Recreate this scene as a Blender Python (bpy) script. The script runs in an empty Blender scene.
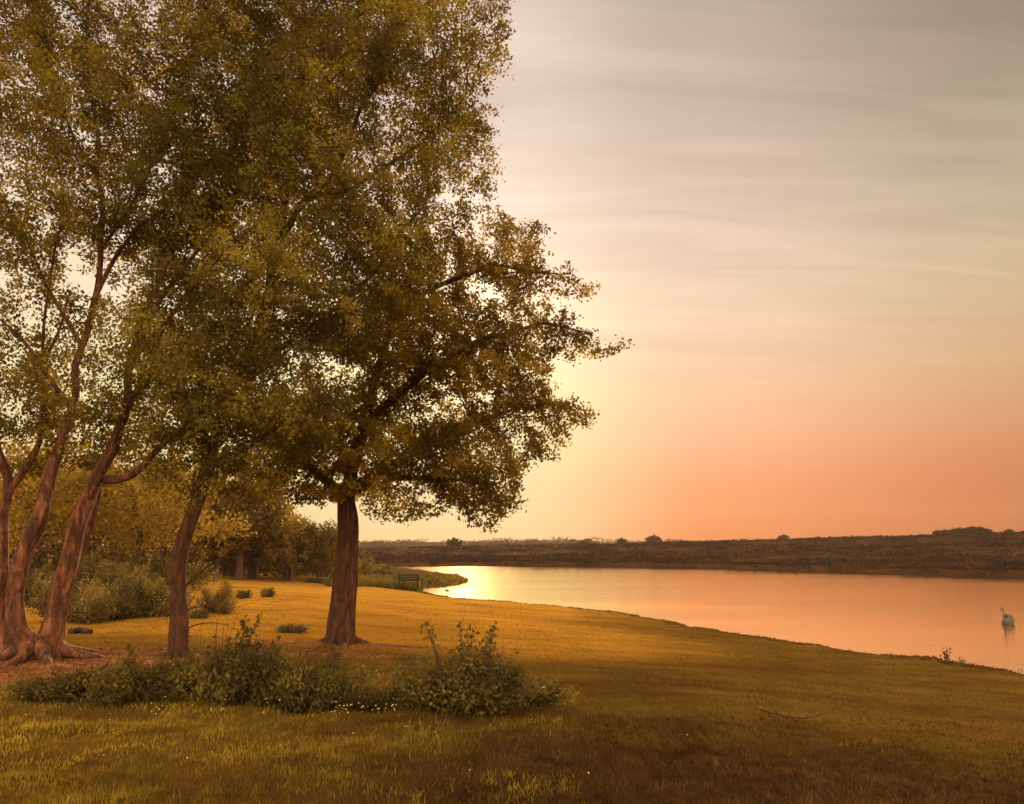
import bpy, math, random
import numpy as np
from mathutils import Vector

PI = math.pi
rng = np.random.default_rng(7)
scene = bpy.context.scene
COL = scene.collection

# ------------------------------------------------------------------ camera
EYE = 1.65
F = 796.0
PITCH = math.atan(145.0 / F)
WATER = -0.95
cp, sp = math.cos(PITCH), math.sin(PITCH)

def ray(px, py):
    u = (px - 512.0) / F
    v = (402.0 - py) / F
    return np.array([u, cp - v * sp, sp + v * cp])

def at(px, py, Y):
    d = ray(px, py)
    t = Y / d[1]
    return np.array([d[0] * t, Y, EYE + d[2] * t])

def onplane(px, py, z):
    d = ray(px, py)
    t = (z - EYE) / d[2]
    return np.array([d[0] * t, d[1] * t, z])

# ------------------------------------------------------------------ noise
_tab = np.random.default_rng(11).random(65536)
def _h(ix, iy, iz, s):
    n = (ix * 73856093) ^ (iy * 19349663) ^ (iz * 83492791) ^ (s * 2654435)
    return _tab[(n ^ (n >> 13)) & 65535]

def vnoise(p, s=0):
    """value noise, p (N,3) -> 0..1"""
    p = np.asarray(p, float)
    i = np.floor(p).astype(np.int64)
    f = p - i
    f = f * f * (3 - 2 * f)
    r = 0
    for a in (0, 1):
        for b in (0, 1):
            for c in (0, 1):
                w = (f[:, 0] if a else 1 - f[:, 0]) * (f[:, 1] if b else 1 - f[:, 1]) * (f[:, 2] if c else 1 - f[:, 2])
                r = r + w * _h(i[:, 0] + a, i[:, 1] + b, i[:, 2] + c, s)
    return r

def n2(x, y, sc, s=0, octs=3):
    x = np.asarray(x, float); y = np.asarray(y, float)
    r = 0; amp = 1; tot = 0
    for k in range(octs):
        p = np.stack([x.ravel() / sc * 2 ** k, y.ravel() / sc * 2 ** k, np.full(x.size, 0.37 + k)], 1)
        r = r + amp * vnoise(p, s + k); tot += amp; amp *= 0.5
    return (r / tot).reshape(x.shape)

def sstep(a, b, x):
    t = np.clip((x - a) / (b - a), 0, 1)
    return t * t * (3 - 2 * t)

# ------------------------------------------------------------------ lake outline (plan view)
near_px = [(1024, 671), (985, 666), (960, 662), (935, 657), (905, 655), (880, 653), (850, 650), (825, 645), (800, 642), (770, 637), (745, 634), (720, 629), (700, 627),
           (675, 621), (650, 617), (620, 611.5), (590, 609), (560, 605.5), (530, 603), (500, 600.5), (475, 599),
           (450, 596.5), (436, 594), (424, 591.5), (412, 589.5), (407, 588)]
spit_px = [(420, 587), (440, 586), (455, 584), (463, 581.5), (458, 579), (440, 577), (420, 575), (400, 572.5), (384, 570)]
far_px = [(392, 566.5), (430, 566.6), (470, 566), (510, 566.6), (560, 567), (610, 567.4), (650, 568), (700, 568.6), (760, 570.4), (810, 571.6),
          (860, 573.6), (910, 574.8), (960, 577), (1024, 578.5)]
LK = [onplane(x, y, -0.87)[:2] for x, y in near_px]
LK += [onplane(x, y, -0.9)[:2] for x, y in spit_px]
LK += [onplane(x, y, WATER)[:2] for x, y in far_px]
LK += [np.array(p) for p in ((62.0, 56.0), (110.0, 30.0), (150.0, -40.0), (60.0, -42.0), (27.0, -12.0), (17.5, 3.0))]
LK = np.array(LK)

def lake_sd(x, y):
    """signed distance, positive on land"""
    P = np.stack([np.ravel(x), np.ravel(y)], 1).astype(float)
    best = np.full(len(P), 1e18); inside = np.zeros(len(P), bool)
    n = len(LK)
    for i in range(n):
        a = LK[i]; b = LK[(i + 1) % n]; ab = b - a
        t = np.clip(((P - a) @ ab) / (ab @ ab), 0, 1)
        d = ((P - (a + t[:, None] * ab)) ** 2).sum(1)
        best = np.minimum(best, d)
        c = (a[1] > P[:, 1]) != (b[1] > P[:, 1])
        with np.errstate(divide='ignore', invalid='ignore'):
            xi = (b[0] - a[0]) * (P[:, 1] - a[1]) / (b[1] - a[1]) + a[0]
        inside ^= c & (P[:, 0] < xi)
    d = np.sqrt(best)
    return np.where(inside, -d, d).reshape(np.shape(x))

def height(x, y):
    x = np.asarray(x, float); y = np.asarray(y, float)
    sd = lake_sd(x, y)
    sdw = sd + (n2(x, y, 0.8, 5, 3) - 0.5) * 0.8 * (np.abs(sd) < 4)
    # near meadow
    near = -0.86 + 0.86 * sstep(0, 17, sd) ** 0.8
    near = near + (n2(x, y, 3.2, 21) - 0.5) * 0.12 * sstep(0.5, 5, sd) + (n2(x, y, 0.55, 31, 2) - 0.5) * (.05 + .13 * (1 - sstep(7.5, 11, y))) * sstep(0.3, 2, sd)
    # far side
    u = x / np.maximum(y, 1.0)
    A = np.interp(u, [-3, -0.16, -0.1, 0.05, 0.25, 0.45, 0.6, 0.9, 2, 4], [0.3, 0.3, 0.8, 1.3, 2.2, 3.1, 3.9, 4.6, 4.6, 4])
    far = -0.85 + (A + 0.85) * sstep(0, 110, sd) + 0.45 * sstep(0, 2.0, sd)
    far = far + (n2(x, y, 26, 41) - 0.5) * 1.1 * sstep(5, 60, sd) * (u > -0.14) + (n2(x, y, 4.5, 44, 2) - 0.5) * 0.5 * sstep(1, 12, sd)
    m = sstep(52, 62, y - 0.25 * np.abs(x)) * (u > -0.17) + sstep(70, 110, y) * (u <= -0.17)
    m = np.clip(m, 0, 1)
    back = np.where((x > 60) & (y < 60), 1.0, 0.0)
    m = np.maximum(m, back)
    land = near * (1 - m) + far * m
    # spit is low
    sp_ = (x > -12) & (y > 47) & (y < 95) & (x < 0) & (sd < 6)
    land = np.where(sp_, -0.9 + 0.25 * sstep(0, 3, sd), land)
    bed = WATER - 0.12 - 0.9 * sstep(0, 3, -sdw)
    t = sstep(-0.12, 0.22, sdw)
    return bed * (1 - t) + land * t

def hz(x, y):
    return float(height(np.array([x]), np.array([y]))[0])

def ground(px, py):
    z = -0.2
    for _ in range(7):
        p = onplane(px, py, z)
        z = 0.35 * z + 0.65 * hz(p[0], p[1])
    p = onplane(px, py, z)
    return np.array([p[0], p[1], hz(p[0], p[1])])

# ------------------------------------------------------------------ mesh helpers
def mesh_from(name, V, faces, var=None, smooth=False, k=None):
    """V (N,3) ; faces (M,k) array or list of lists"""
    me = bpy.data.meshes.new(name)
    V = np.asarray(V, np.float32)
    if isinstance(faces, np.ndarray):
        M, k = faces.shape
        me.vertices.add(len(V)); me.vertices.foreach_set('co', V.ravel())
        me.loops.add(M * k); me.loops.foreach_set('vertex_index', faces.astype(np.int32).ravel())
        me.polygons.add(M)
        me.polygons.foreach_set('loop_start', np.arange(0, M * k, k, dtype=np.int32))
        me.polygons.foreach_set('loop_total', np.full(M, k, np.int32))
        me.update(calc_edges=True)
    else:
        me.from_pydata([tuple(v) for v in V], [], faces); me.update()
    if var is not None:
        a = me.attributes.new('var', 'FLOAT', 'POINT')
        a.data.foreach_set('value', np.asarray(var, np.float32))
    if smooth:
        me.polygons.foreach_set('use_smooth', np.ones(len(me.polygons), bool))
    return me

def link(name, me, mat, parent=None):
    o = bpy.data.objects.new(name, me)
    COL.objects.link(o)
    if mat is not None:
        if len(me.materials) == 0:
            me.materials.append(mat)
    if parent is not None:
        o.parent = parent
    return o

def tag(o, label=None, cat=None, group=None, kind=None):
    if label: o['label'] = label
    if cat: o['category'] = cat
    if group: o['group'] = group
    if kind: o['kind'] = kind
    return o

def thing(name, label, cat, loc, rz=0, group=None, scale=None):
    o = bpy.data.objects.new(name, None)
    COL.objects.link(o)
    o.empty_display_size = 0.2
    o.location = tuple(float(c) for c in loc); o.rotation_euler = (0, 0, rz)
    if scale: o.scale = scale if hasattr(scale, '__len__') else (scale,) * 3
    return tag(o, label, cat, group)

def dup(root, label, loc, rz, scale, group=None, name=None):
    r = root.copy(); COL.objects.link(r)
    r.location = tuple(float(c) for c in loc); r.rotation_euler = (0, 0, rz)
    r.scale = scale if hasattr(scale, '__len__') else (scale,) * 3
    r['label'] = label
    if group: r['group'] = group
    for ch in list(root.children):
        c = ch.copy(); COL.objects.link(c); c.parent = r
        for g in ch.children:
            d = g.copy(); COL.objects.link(d); d.parent = c
    return r

def Q_(P, ring): return ((P[:, None, :] * np.array([1, 1, 3.0])) * 4 + ring * 2.5).reshape(-1, 3)

class Tubes:
    def __init__(s): s.V = []; s.F = []; s.n = 0
    def add(s, P, R, sides=6, lump=0.0, seed=0, cap=False):
        P = np.asarray(P, float); R = np.asarray(R, float)
        n = len(P)
        T = np.gradient(P, axis=0); T /= np.linalg.norm(T, axis=1)[:, None] + 1e-9
        ref = np.array([0.0, 0, 1]) if abs(T[0][2]) < 0.9 else np.array([1.0, 0, 0])
        N = np.zeros_like(P)
        a = np.cross(T[0], ref); a /= np.linalg.norm(a); N[0] = a
        for i in range(1, n):
            a = N[i - 1] - T[i] * (N[i - 1] @ T[i]); N[i] = a / (np.linalg.norm(a) + 1e-9)
        B = np.cross(T, N)
        th = np.linspace(0, 2 * PI, sides, endpoint=False)
        ring = N[:, None, :] * np.cos(th)[None, :, None] + B[:, None, :] * np.sin(th)[None, :, None]
        rr = np.repeat(R[:, None], sides, 1)
        if lump:
            q = (P[:, None, :] * 3.0 + ring * 0.9).reshape(-1, 3)
            q2 = (P[:, None, :] * np.array([1.0, 1.0, 0.6]) + ring * 1.7).reshape(-1, 3)
            rr = rr * (1 + lump * ((vnoise(q, seed) - 0.5) + 1.2 * (vnoise(q2 + 9, seed + 3) - 0.5)).reshape(n, sides))
        if lump and sides >= 16:
            tw = vnoise(P * 1.3 + 3, seed + 7)[:, None] * 5
            rr = rr * (1 + .035 * np.sin(th[None, :] * 7 + tw) + .03 * np.sin(th[None, :] * 4 - tw * 1.4) + .02 * (vnoise(Q_(P, ring), seed + 9).reshape(n, sides) - .5))
        Q = P[:, None, :] + ring * rr[:, :, None]
        s.V.append(Q.reshape(-1, 3))
        i = np.arange(n - 1)[:, None] * sides; j = np.arange(sides)[None, :]; j2 = (j + 1) % sides
        f = np.stack([i + j, i + j2, i + sides + j2, i + sides + j], -1).reshape(-1, 4) + s.n
        s.F.append(f); s.n += n * sides
    def mesh(s, name, smooth=True):
        return mesh_from(name, np.concatenate(s.V), np.concatenate(s.F), smooth=smooth)

def unit(v): return v / (np.linalg.norm(v, axis=-1, keepdims=True) + 1e-9)

def leaf_quads(C, L, W, r, droop=0.3, out=None, outw=0.0, flat=0.0):
    """one pointed quad leaf per centre"""
    n = len(C)
    d = r.normal(size=(n, 3)); d[:, 2] -= droop
    if out is not None: d = unit(d) + out * outw
    d = unit(d)
    s = r.normal(size=(n, 3)); s[:, 2] *= (1 - flat)
    s = unit(np.cross(d, unit(s)))
    k_ = r.uniform(.5, 1.45, n); L = L * k_; W = W * k_ * r.uniform(.8, 1.25, n)
    a = C - d * (L * 0.5)[:, None]; b = C + d * (L * 0.5)[:, None]
    m = C - d * (L * 0.06)[:, None]
    V = np.stack([a, m + s * (W * .5)[:, None], b, m - s * (W * .5)[:, None]], 1).reshape(-1, 3)
    Fq = np.arange(4 * n).reshape(n, 4)
    return V, Fq

# ------------------------------------------------------------------ materials
def srgb(r, g, b):
    def f(c):
        c /= 255.0
        return c / 12.92 if c <= 0.04045 else ((c + 0.055) / 1.055) ** 2.4
    return (f(r), f(g), f(b), 1.0)

def new_mat(name):
    m = bpy.data.materials.new(name); m.use_nodes = True
    nt = m.node_tree
    for n in list(nt.nodes): nt.nodes.remove(n)
    out = nt.nodes.new('ShaderNodeOutputMaterial')
    return m, nt, out

def nd(nt, t, **kw):
    n = nt.nodes.new(t)
    for k, v in kw.items():
        if k == 'inp':
            for a, b in v.items(): n.inputs[a].default_value = b
        else: setattr(n, k, v)
    return n

def ramp(nt, stops, fac=None, interp='LINEAR'):
    n = nt.nodes.new('ShaderNodeValToRGB')
    n.color_ramp.interpolation = interp
    e = n.color_ramp.elements
    while len(e) > 1: e.remove(e[-1])
    e[0].position = stops[0][0]; e[0].color = stops[0][1]
    for p, c in stops[1:]:
        x = e.new(p); x.color = c
    if fac is not None: nt.links.new(fac, n.inputs[0])
    return n

def math_(nt, op, a, b=None, c=None, clamp=False):
    n = nt.nodes.new('ShaderNodeMath'); n.operation = op; n.use_clamp = clamp
    for i, v in enumerate((a, b, c)):
        if v is None: continue
        if isinstance(v, (int, float)): n.inputs[i].default_value = v
        else: nt.links.new(v, n.inputs[i])
    return n.outputs[0]

def mixc(nt, fac, a, b, blend='MIX'):
    n = nt.nodes.new('ShaderNodeMix'); n.data_type = 'RGBA'; n.blend_type = blend
    for i, v in ((0, fac), (6, a), (7, b)):
        if isinstance(v, (int, float)): n.inputs[i].default_value = v
        elif isinstance(v, tuple): n.inputs[i].default_value = v
        else: nt.links.new(v, n.inputs[i])
    return n.outputs[2]

def foliage_mat(name, dark, mid, light, trans=0.45, tcol=(1.35, 1.12, 0.5), nscale=1.2, rough=0.6):
    m, nt, out = new_mat(name)
    L = nt.links.new
    at_ = nd(nt, 'ShaderNodeAttribute', attribute_name='var')
    geo = nd(nt, 'ShaderNodeNewGeometry')
    no = nd(nt, 'ShaderNodeTexNoise', inp={'Scale': nscale, 'Detail': 2.0})
    L(geo.outputs['Position'], no.inputs['Vector'])
    f = math_(nt, 'MULTIPLY_ADD', at_.outputs['Fac'], 0.55, math_(nt, 'MULTIPLY_ADD', no.outputs['Fac'], 1.9, -0.72), clamp=True)
    c = ramp(nt, [(0.0, dark), (0.5, mid), (1.0, light)], f)
    dif = nd(nt, 'ShaderNodeBsdfPrincipled', inp={'Roughness': rough, 'Specular IOR Level': 0.12})
    L(c.outputs[0], dif.inputs['Base Color'])
    tr = nd(nt, 'ShaderNodeBsdfTranslucent')
    tc = mixc(nt, 1.0, c.outputs[0], (*tcol, 1.0), 'MULTIPLY')
    L(tc, tr.inputs['Color'])
    mx = nd(nt, 'ShaderNodeMixShader', inp={'Fac': trans})
    L(dif.outputs[0], mx.inputs[1]); L(tr.outputs[0], mx.inputs[2]); L(mx.outputs[0], out.inputs['Surface'])
    return m

def bark_mat(name, c1, c2, c3, banding=0.0, vscale=9.0, strength=0.6):
    m, nt, out = new_mat(name)
    L = nt.links.new
    geo = nd(nt, 'ShaderNodeNewGeometry')
    mp = nd(nt, 'ShaderNodeMapping', inp={'Scale': (vscale, vscale, vscale * 0.22)})
    L(geo.outputs['Position'], mp.inputs['Vector'])
    no = nd(nt, 'ShaderNodeTexNoise', inp={'Scale': 1.6, 'Detail': 6.0, 'Roughness': 0.7, 'Distortion': 0.6})
    L(mp.outputs[0], no.inputs['Vector'])
    no2 = nd(nt, 'ShaderNodeTexNoise', inp={'Scale': 1.7, 'Detail': 3.0}); L(geo.outputs['Position'], no2.inputs['Vector'])
    f = math_(nt, 'MULTIPLY_ADD', no.outputs['Fac'], 2.4, -0.7, clamp=True)
    c = ramp(nt, [(0.2, c1), (0.5, c2), (0.85, c3)], f)
    col = mixc(nt, math_(nt, 'MULTIPLY', no2.outputs['Fac'], 0.5), c.outputs[0], c1)
    hgt = no.outputs['Fac']
    if banding:
        mp2 = nd(nt, 'ShaderNodeMapping', inp={'Scale': (3.5, 3.5, 12.0)})
        L(geo.outputs['Position'], mp2.inputs['Vector'])
        nb = nd(nt, 'ShaderNodeTexNoise', inp={'Scale': 1.0, 'Detail': 4.0, 'Roughness': 0.7}); L(mp2.outputs[0], nb.inputs['Vector'])
        bf = math_(nt, 'MULTIPLY_ADD', nb.outputs['Fac'], 5.0, -2.75, clamp=True)
        col = mixc(nt, math_(nt, 'MULTIPLY', bf, banding), col, (0.018, 0.011, 0.008, 1))
        hgt = math_(nt, 'SUBTRACT', hgt, math_(nt, 'MULTIPLY', bf, 0.6))
    b = nd(nt, 'ShaderNodeBump', inp={'Strength': strength, 'Distance': 0.07}); L(hgt, b.inputs['Height'])
    p = nd(nt, 'ShaderNodeBsdfPrincipled', inp={'Roughness': 0.8, 'Specular IOR Level': 0.3})
    L(col, p.inputs['Base Color']); L(b.outputs[0], p.inputs['Normal']); L(p.outputs[0], out.inputs['Surface'])
    return m

def plain_mat(name, col, col2=None, rough=0.7, scale=12.0, bump=0.2):
    m, nt, out = new_mat(name); L = nt.links.new
    tc = nd(nt, 'ShaderNodeTexCoord')
    no = nd(nt, 'ShaderNodeTexNoise', inp={'Scale': scale, 'Detail': 5.0}); L(tc.outputs['Object'], no.inputs['Vector'])
    c = mixc(nt, no.outputs['Fac'], col, col2 or tuple(x * 0.5 for x in col[:3]) + (1,))
    b = nd(nt, 'ShaderNodeBump', inp={'Strength': bump, 'Distance': 0.01}); L(no.outputs['Fac'], b.inputs['Height'])
    p = nd(nt, 'ShaderNodeBsdfPrincipled', inp={'Roughness': rough})
    L(c, p.inputs['Base Color']); L(b.outputs[0], p.inputs['Normal']); L(p.outputs[0], out.inputs['Surface'])
    return m

M = {}
M['leaf_oak'] = foliage_mat('oak_leaves', (.056, .038, .011, 1), (.14, .105, .020, 1), (.38, .31, .04, 1), 0.55, nscale=1.1)
M['leaf_tall'] = foliage_mat('birch_leaves', (.056, .045, .014, 1), (.135, .118, .024, 1), (.38, .34, .05, 1), 0.55, nscale=0.9)
M['leaf_left'] = foliage_mat('old_tree_leaves', (.056, .045, .014, 1), (.135, .118, .024, 1), (.38, .34, .05, 1), 0.55, nscale=0.8)
M['leaf_wood'] = foliage_mat('woodland_leaves', (.05, .042, .018, 1), (.12, .09, .025, 1), (.24, .17, .03, 1), 0.4, nscale=0.5)
M['leaf_gold'] = foliage_mat('golden_leaves', (.10, .08, .02, 1), (.22, .17, .035, 1), (.36, .28, .045, 1), 0.5, nscale=0.7)
M['gorse'] = foliage_mat('gorse_leaves', (.05, .045, .016, 1), (.15, .13, .04, 1), (.30, .25, .07, 1), 0.35, nscale=1.4)
M['bramble'] = foliage_mat('bramble_leaves', (.035, .032, .010, 1), (.085, .075, .018, 1), (.20, .17, .035, 1), 0.4, nscale=2.5)
M['grass'] = foliage_mat('grass_blades', (.09, .045, .014, 1), (.15, .105, .02, 1), (.22, .18, .025, 1), 0.4, nscale=0.55)
M['reed'] = foliage_mat('reed_blades', (.05, .05, .015, 1), (.10, .09, .02, 1), (.2, .16, .03, 1), 0.35, nscale=1.0)
M['heath'] = foliage_mat('heath_leaves', (.007, .004, .0025, 1), (.020, .011, .006, 1), (.075, .038, .014, 1), 0.1, nscale=0.09, rough=1.0)
M['farwood'] = foliage_mat('far_leaves', (.03, .02, .01, 1), (.06, .04, .018, 1), (.10, .065, .025, 1), 0.2, nscale=0.05)
M['flower'] = plain_mat('flower_petals', (.55, .38, .12, 1), (.65, .5, .25, 1), 0.9)
M['bark_oak'] = bark_mat('oak_bark', (.03, .014, .008, 1), (.085, .034, .014, 1), (.19, .08, .03, 1), 0, 10, 1.0)
M['bark_birch'] = bark_mat('peeling_bark', (.04, .017, .009, 1), (.13, .05, .02, 1), (.32, .14, .06, 1), 0.7, 7, 0.6)
M['bark_dark'] = bark_mat('dark_bark', (.03, .018, .01, 1), (.07, .04, .02, 1), (.12, .07, .035, 1), 0, 8, 0.5)
M['twig'] = plain_mat('bare_twig', (.09, .05, .03, 1), (.05, .03, .018, 1), 0.8, 30)
M['bench'] = plain_mat('weathered_wood', (.03, .016, .009, 1), (.015, .009, .006, 1), 1.0, 20)
M['swan'] = plain_mat('swan_shade_painted', (.085, .078, .065, 1), (.045, .04, .032, 1), 0.8, 14, 0.5)  # a white swan's backlit shade is put into this dark colour
M['beak'] = plain_mat('beak_orange', (.22, .07, .02, 1), (.15, .05, .02, 1), 0.5)
M['birdfeather'] = plain_mat('dark_feathers', (.06, .05, .04, 1), (.03, .025, .02, 1), 0.8, 30)

# ------------------------------------------------------------------ terrain
tree_oak = ground(340, 643)
tree_slim = ground(178, 656)
tree_left = ground(38, 657)

def dirt_amount(x, y):
    """bare earth 0..1 under the trees"""
    d = 0
    for c, rx, ry, s in ((tree_left + np.array([.6, -.1, 0]), 3.2, 1.1, 1.0), (tree_slim + np.array([-.5, .3, 0]), 3.2, .8, .85),
                         (tree_oak + np.array([0.2, -0.35, 0]), 2.2, .55, .9), (np.array([-5.2, 11.2, 0]), 3.0, .9, .8),
                         (tree_slim + np.array([1.8, .6, 0]), 1.6, .6, .8)):
        q = ((x - c[0]) / rx) ** 2 + ((y - c[1]) / ry) ** 2
        d = np.maximum(d, s * (1 - sstep(0.35, 1.25, q + (n2(x, y, .5, 77) - .5) * 1.2)))
    return d

def dark_grass_amount(x, y):
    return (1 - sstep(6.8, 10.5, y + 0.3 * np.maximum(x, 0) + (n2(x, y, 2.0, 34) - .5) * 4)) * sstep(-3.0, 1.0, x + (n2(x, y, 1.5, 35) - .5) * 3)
def lit_green_amount(x, y):  # where the lit brightness of the left foreground is put into grass colour
    return (1 - sstep(10, 13, y)) * (1 - sstep(-2.5, .5, x + (n2(x, y, 1.5, 35) - .5) * 3))
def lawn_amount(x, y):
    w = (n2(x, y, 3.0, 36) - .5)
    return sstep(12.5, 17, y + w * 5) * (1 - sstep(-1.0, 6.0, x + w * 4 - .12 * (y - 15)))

def build_ground():
    # polar sheet centred below the camera: dense ahead, reaching the horizon
    a_front = np.radians(np.arange(-42, 42.001, 0.3))
    a_rest = np.radians(np.concatenate([np.arange(45, 316, 3.0)]))
    ang = np.concatenate([a_front, a_rest]); na = len(ang)
    rad = np.concatenate([np.linspace(0.4, 4, 8), 4 * np.exp(np.linspace(0.02, math.log(160 / 4), 430)), 160 * np.exp(np.linspace(0.06, math.log(4000 / 160), 55))])
    A, R = np.meshgrid(ang, rad)
    X = R * np.sin(A); Y = R * np.cos(A)
    Z = height(X, Y)
    V = np.stack([X, Y, Z], -1).reshape(-1, 3)
    nr = len(rad)
    i = np.arange(nr - 1)[:, None] * na; j = np.arange(na)[None, :]; j2 = (j + 1) % na
    Fq = np.stack([i + j, i + na + j, i + na + j2, i + j2], -1).reshape(-1, 4)
    # centre
    c = len(V); V = np.vstack([V, [[0, 0, hz(0, 0)]]])
    Fc = np.stack([np.full(na, c), np.arange(na), (np.arange(na) + 1) % na, (np.arange(na) + 1) % na], 1)
    me = mesh_from('ground', V, Fq, smooth=True)
    # close the small centre hole with triangles
    import bmesh
    bm = bmesh.new(); bm.from_mesh(me); bm.verts.ensure_lookup_table()
    for k in range(na):
        try: bm.faces.new((bm.verts[c], bm.verts[k], bm.verts[(k + 1) % na])).smooth = True
        except ValueError: pass
    bmesh.ops.recalc_face_normals(bm, faces=bm.faces)
    bm.to_mesh(me); bm.free()
    Xv = V[:, 0]; Yv = V[:, 1]
    sd = lake_sd(Xv, Yv)
    a = me.attributes.new('dirt', 'FLOAT', 'POINT'); a.data.foreach_set('value', dirt_amount(Xv, Yv).astype(np.float32))
    heath = sstep(54, 64, Yv - 0.1 * np.abs(Xv))
    heath = np.maximum(heath, ((Xv > 55) | (Yv < -15)) * 1.0)
    a = me.attributes.new('heath', 'FLOAT', 'POINT'); a.data.foreach_set('value', heath.astype(np.float32))
    a = me.attributes.new('shore', 'FLOAT', 'POINT'); a.data.foreach_set('value', (1 - sstep(0.0, 0.5, sd)).astype(np.float32))
    # darker brown grass in the near right
    dark_grass = dark_grass_amount(Xv, Yv)
    a = me.attributes.new('lawn', 'FLOAT', 'POINT'); a.data.foreach_set('value', lawn_amount(Xv, Yv).astype(np.float32))
    a = me.attributes.new('dark_grass', 'FLOAT', 'POINT'); a.data.foreach_set('value', dark_grass.astype(np.float32))
    return me

def ground_mat():
    m, nt, out = new_mat('meadow'); L = nt.links.new
    geo = nd(nt, 'ShaderNodeNewGeometry')
    pos = geo.outputs['Position']
    def noise(scale, detail=4.0, vec=pos, rough=0.6):
        n = nd(nt, 'ShaderNodeTexNoise', inp={'Scale': scale, 'Detail': detail, 'Roughness': rough}); L(vec, n.inputs['Vector']); return n.outputs['Fac']
    mp = nd(nt, 'ShaderNodeMapping', inp={'Scale': (0.35, 1.0, 1.0), 'Rotation': (0, 0, -0.25)}); L(pos, mp.inputs['Vector'])
    big = noise(0.35, 4.0, mp.outputs[0]); med = noise(1.6, 5.0, mp.outputs[0]); fine = noise(22.0, 6.0, pos, 0.75)
    f = math_(nt, 'MULTIPLY_ADD', big, 0.9, math_(nt, 'MULTIPLY_ADD', med, 0.9, math_(nt, 'MULTIPLY_ADD', fine, 0.7, -0.75)), clamp=True)
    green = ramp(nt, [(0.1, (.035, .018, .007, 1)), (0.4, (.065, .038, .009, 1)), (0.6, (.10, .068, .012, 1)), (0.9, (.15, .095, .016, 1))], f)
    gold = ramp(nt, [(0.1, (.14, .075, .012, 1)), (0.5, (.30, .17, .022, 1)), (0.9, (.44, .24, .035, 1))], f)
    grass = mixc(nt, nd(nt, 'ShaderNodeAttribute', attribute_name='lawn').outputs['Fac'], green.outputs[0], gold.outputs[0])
    def attr(n): return nd(nt, 'ShaderNodeAttribute', attribute_name=n).outputs['Fac']
    dirt = ramp(nt, [(0.35, (.06, .024, .012, 1)), (0.5, (.20, .08, .035, 1)), (0.62, (.36, .17, .08, 1))], math_(nt, 'MULTIPLY_ADD', fine, 0.6, math_(nt, 'MULTIPLY', med, 0.45)))
    heath = ramp(nt, [(0.3, (.012, .007, .004, 1)), (0.5, (.034, .018, .008, 1)), (0.7, (.10, .05, .018, 1))], math_(nt, 'MULTIPLY_ADD', noise(0.12, 5.0), 0.6, math_(nt, 'MULTIPLY', noise(0.9, 5.0), 0.4)))
    dark_grass = ramp(nt, [(0.3, (.015, .009, .006, 1)), (0.6, (.05, .028, .014, 1)), (0.8, (.10, .06, .025, 1))], math_(nt, 'MULTIPLY_ADD', fine, 0.5, math_(nt, 'MULTIPLY', med, 0.5)))
    red = math_(nt, 'MULTIPLY_ADD', noise(0.9, 5.0, mp.outputs[0]), 4.0, -2.05, clamp=True)
    grass = mixc(nt, math_(nt, 'MULTIPLY', red, 0.6), grass, (.12, .052, .016, 1))
    c = mixc(nt, math_(nt, 'MULTIPLY', attr('dark_grass'), 0.8), grass, dark_grass.outputs[0])
    c = mixc(nt, attr('dirt'), c, dirt.outputs[0])
    c = mixc(nt, attr('heath'), c, heath.outputs[0])
    c = mixc(nt, attr('shore'), c, (.02, .012, .007, 1))
    b = nd(nt, 'ShaderNodeBump', inp={'Strength': 0.9, 'Distance': 0.06})
    L(math_(nt, 'MULTIPLY_ADD', fine, 0.6, math_(nt, 'MULTIPLY', noise(5.0, 3.0), 0.8)), b.inputs['Height'])
    p = nd(nt, 'ShaderNodeBsdfPrincipled', inp={'Roughness': 1.0, 'Specular IOR Level': 0.0})
    L(c, p.inputs['Base Color']); L(b.outputs[0], p.inputs['Normal']); L(p.outputs[0], out.inputs['Surface'])
    return m

g = link('ground', build_ground(), ground_mat()); tag(g, kind='structure', label='grassy meadow and heath running round the lake', cat='ground')

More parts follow.
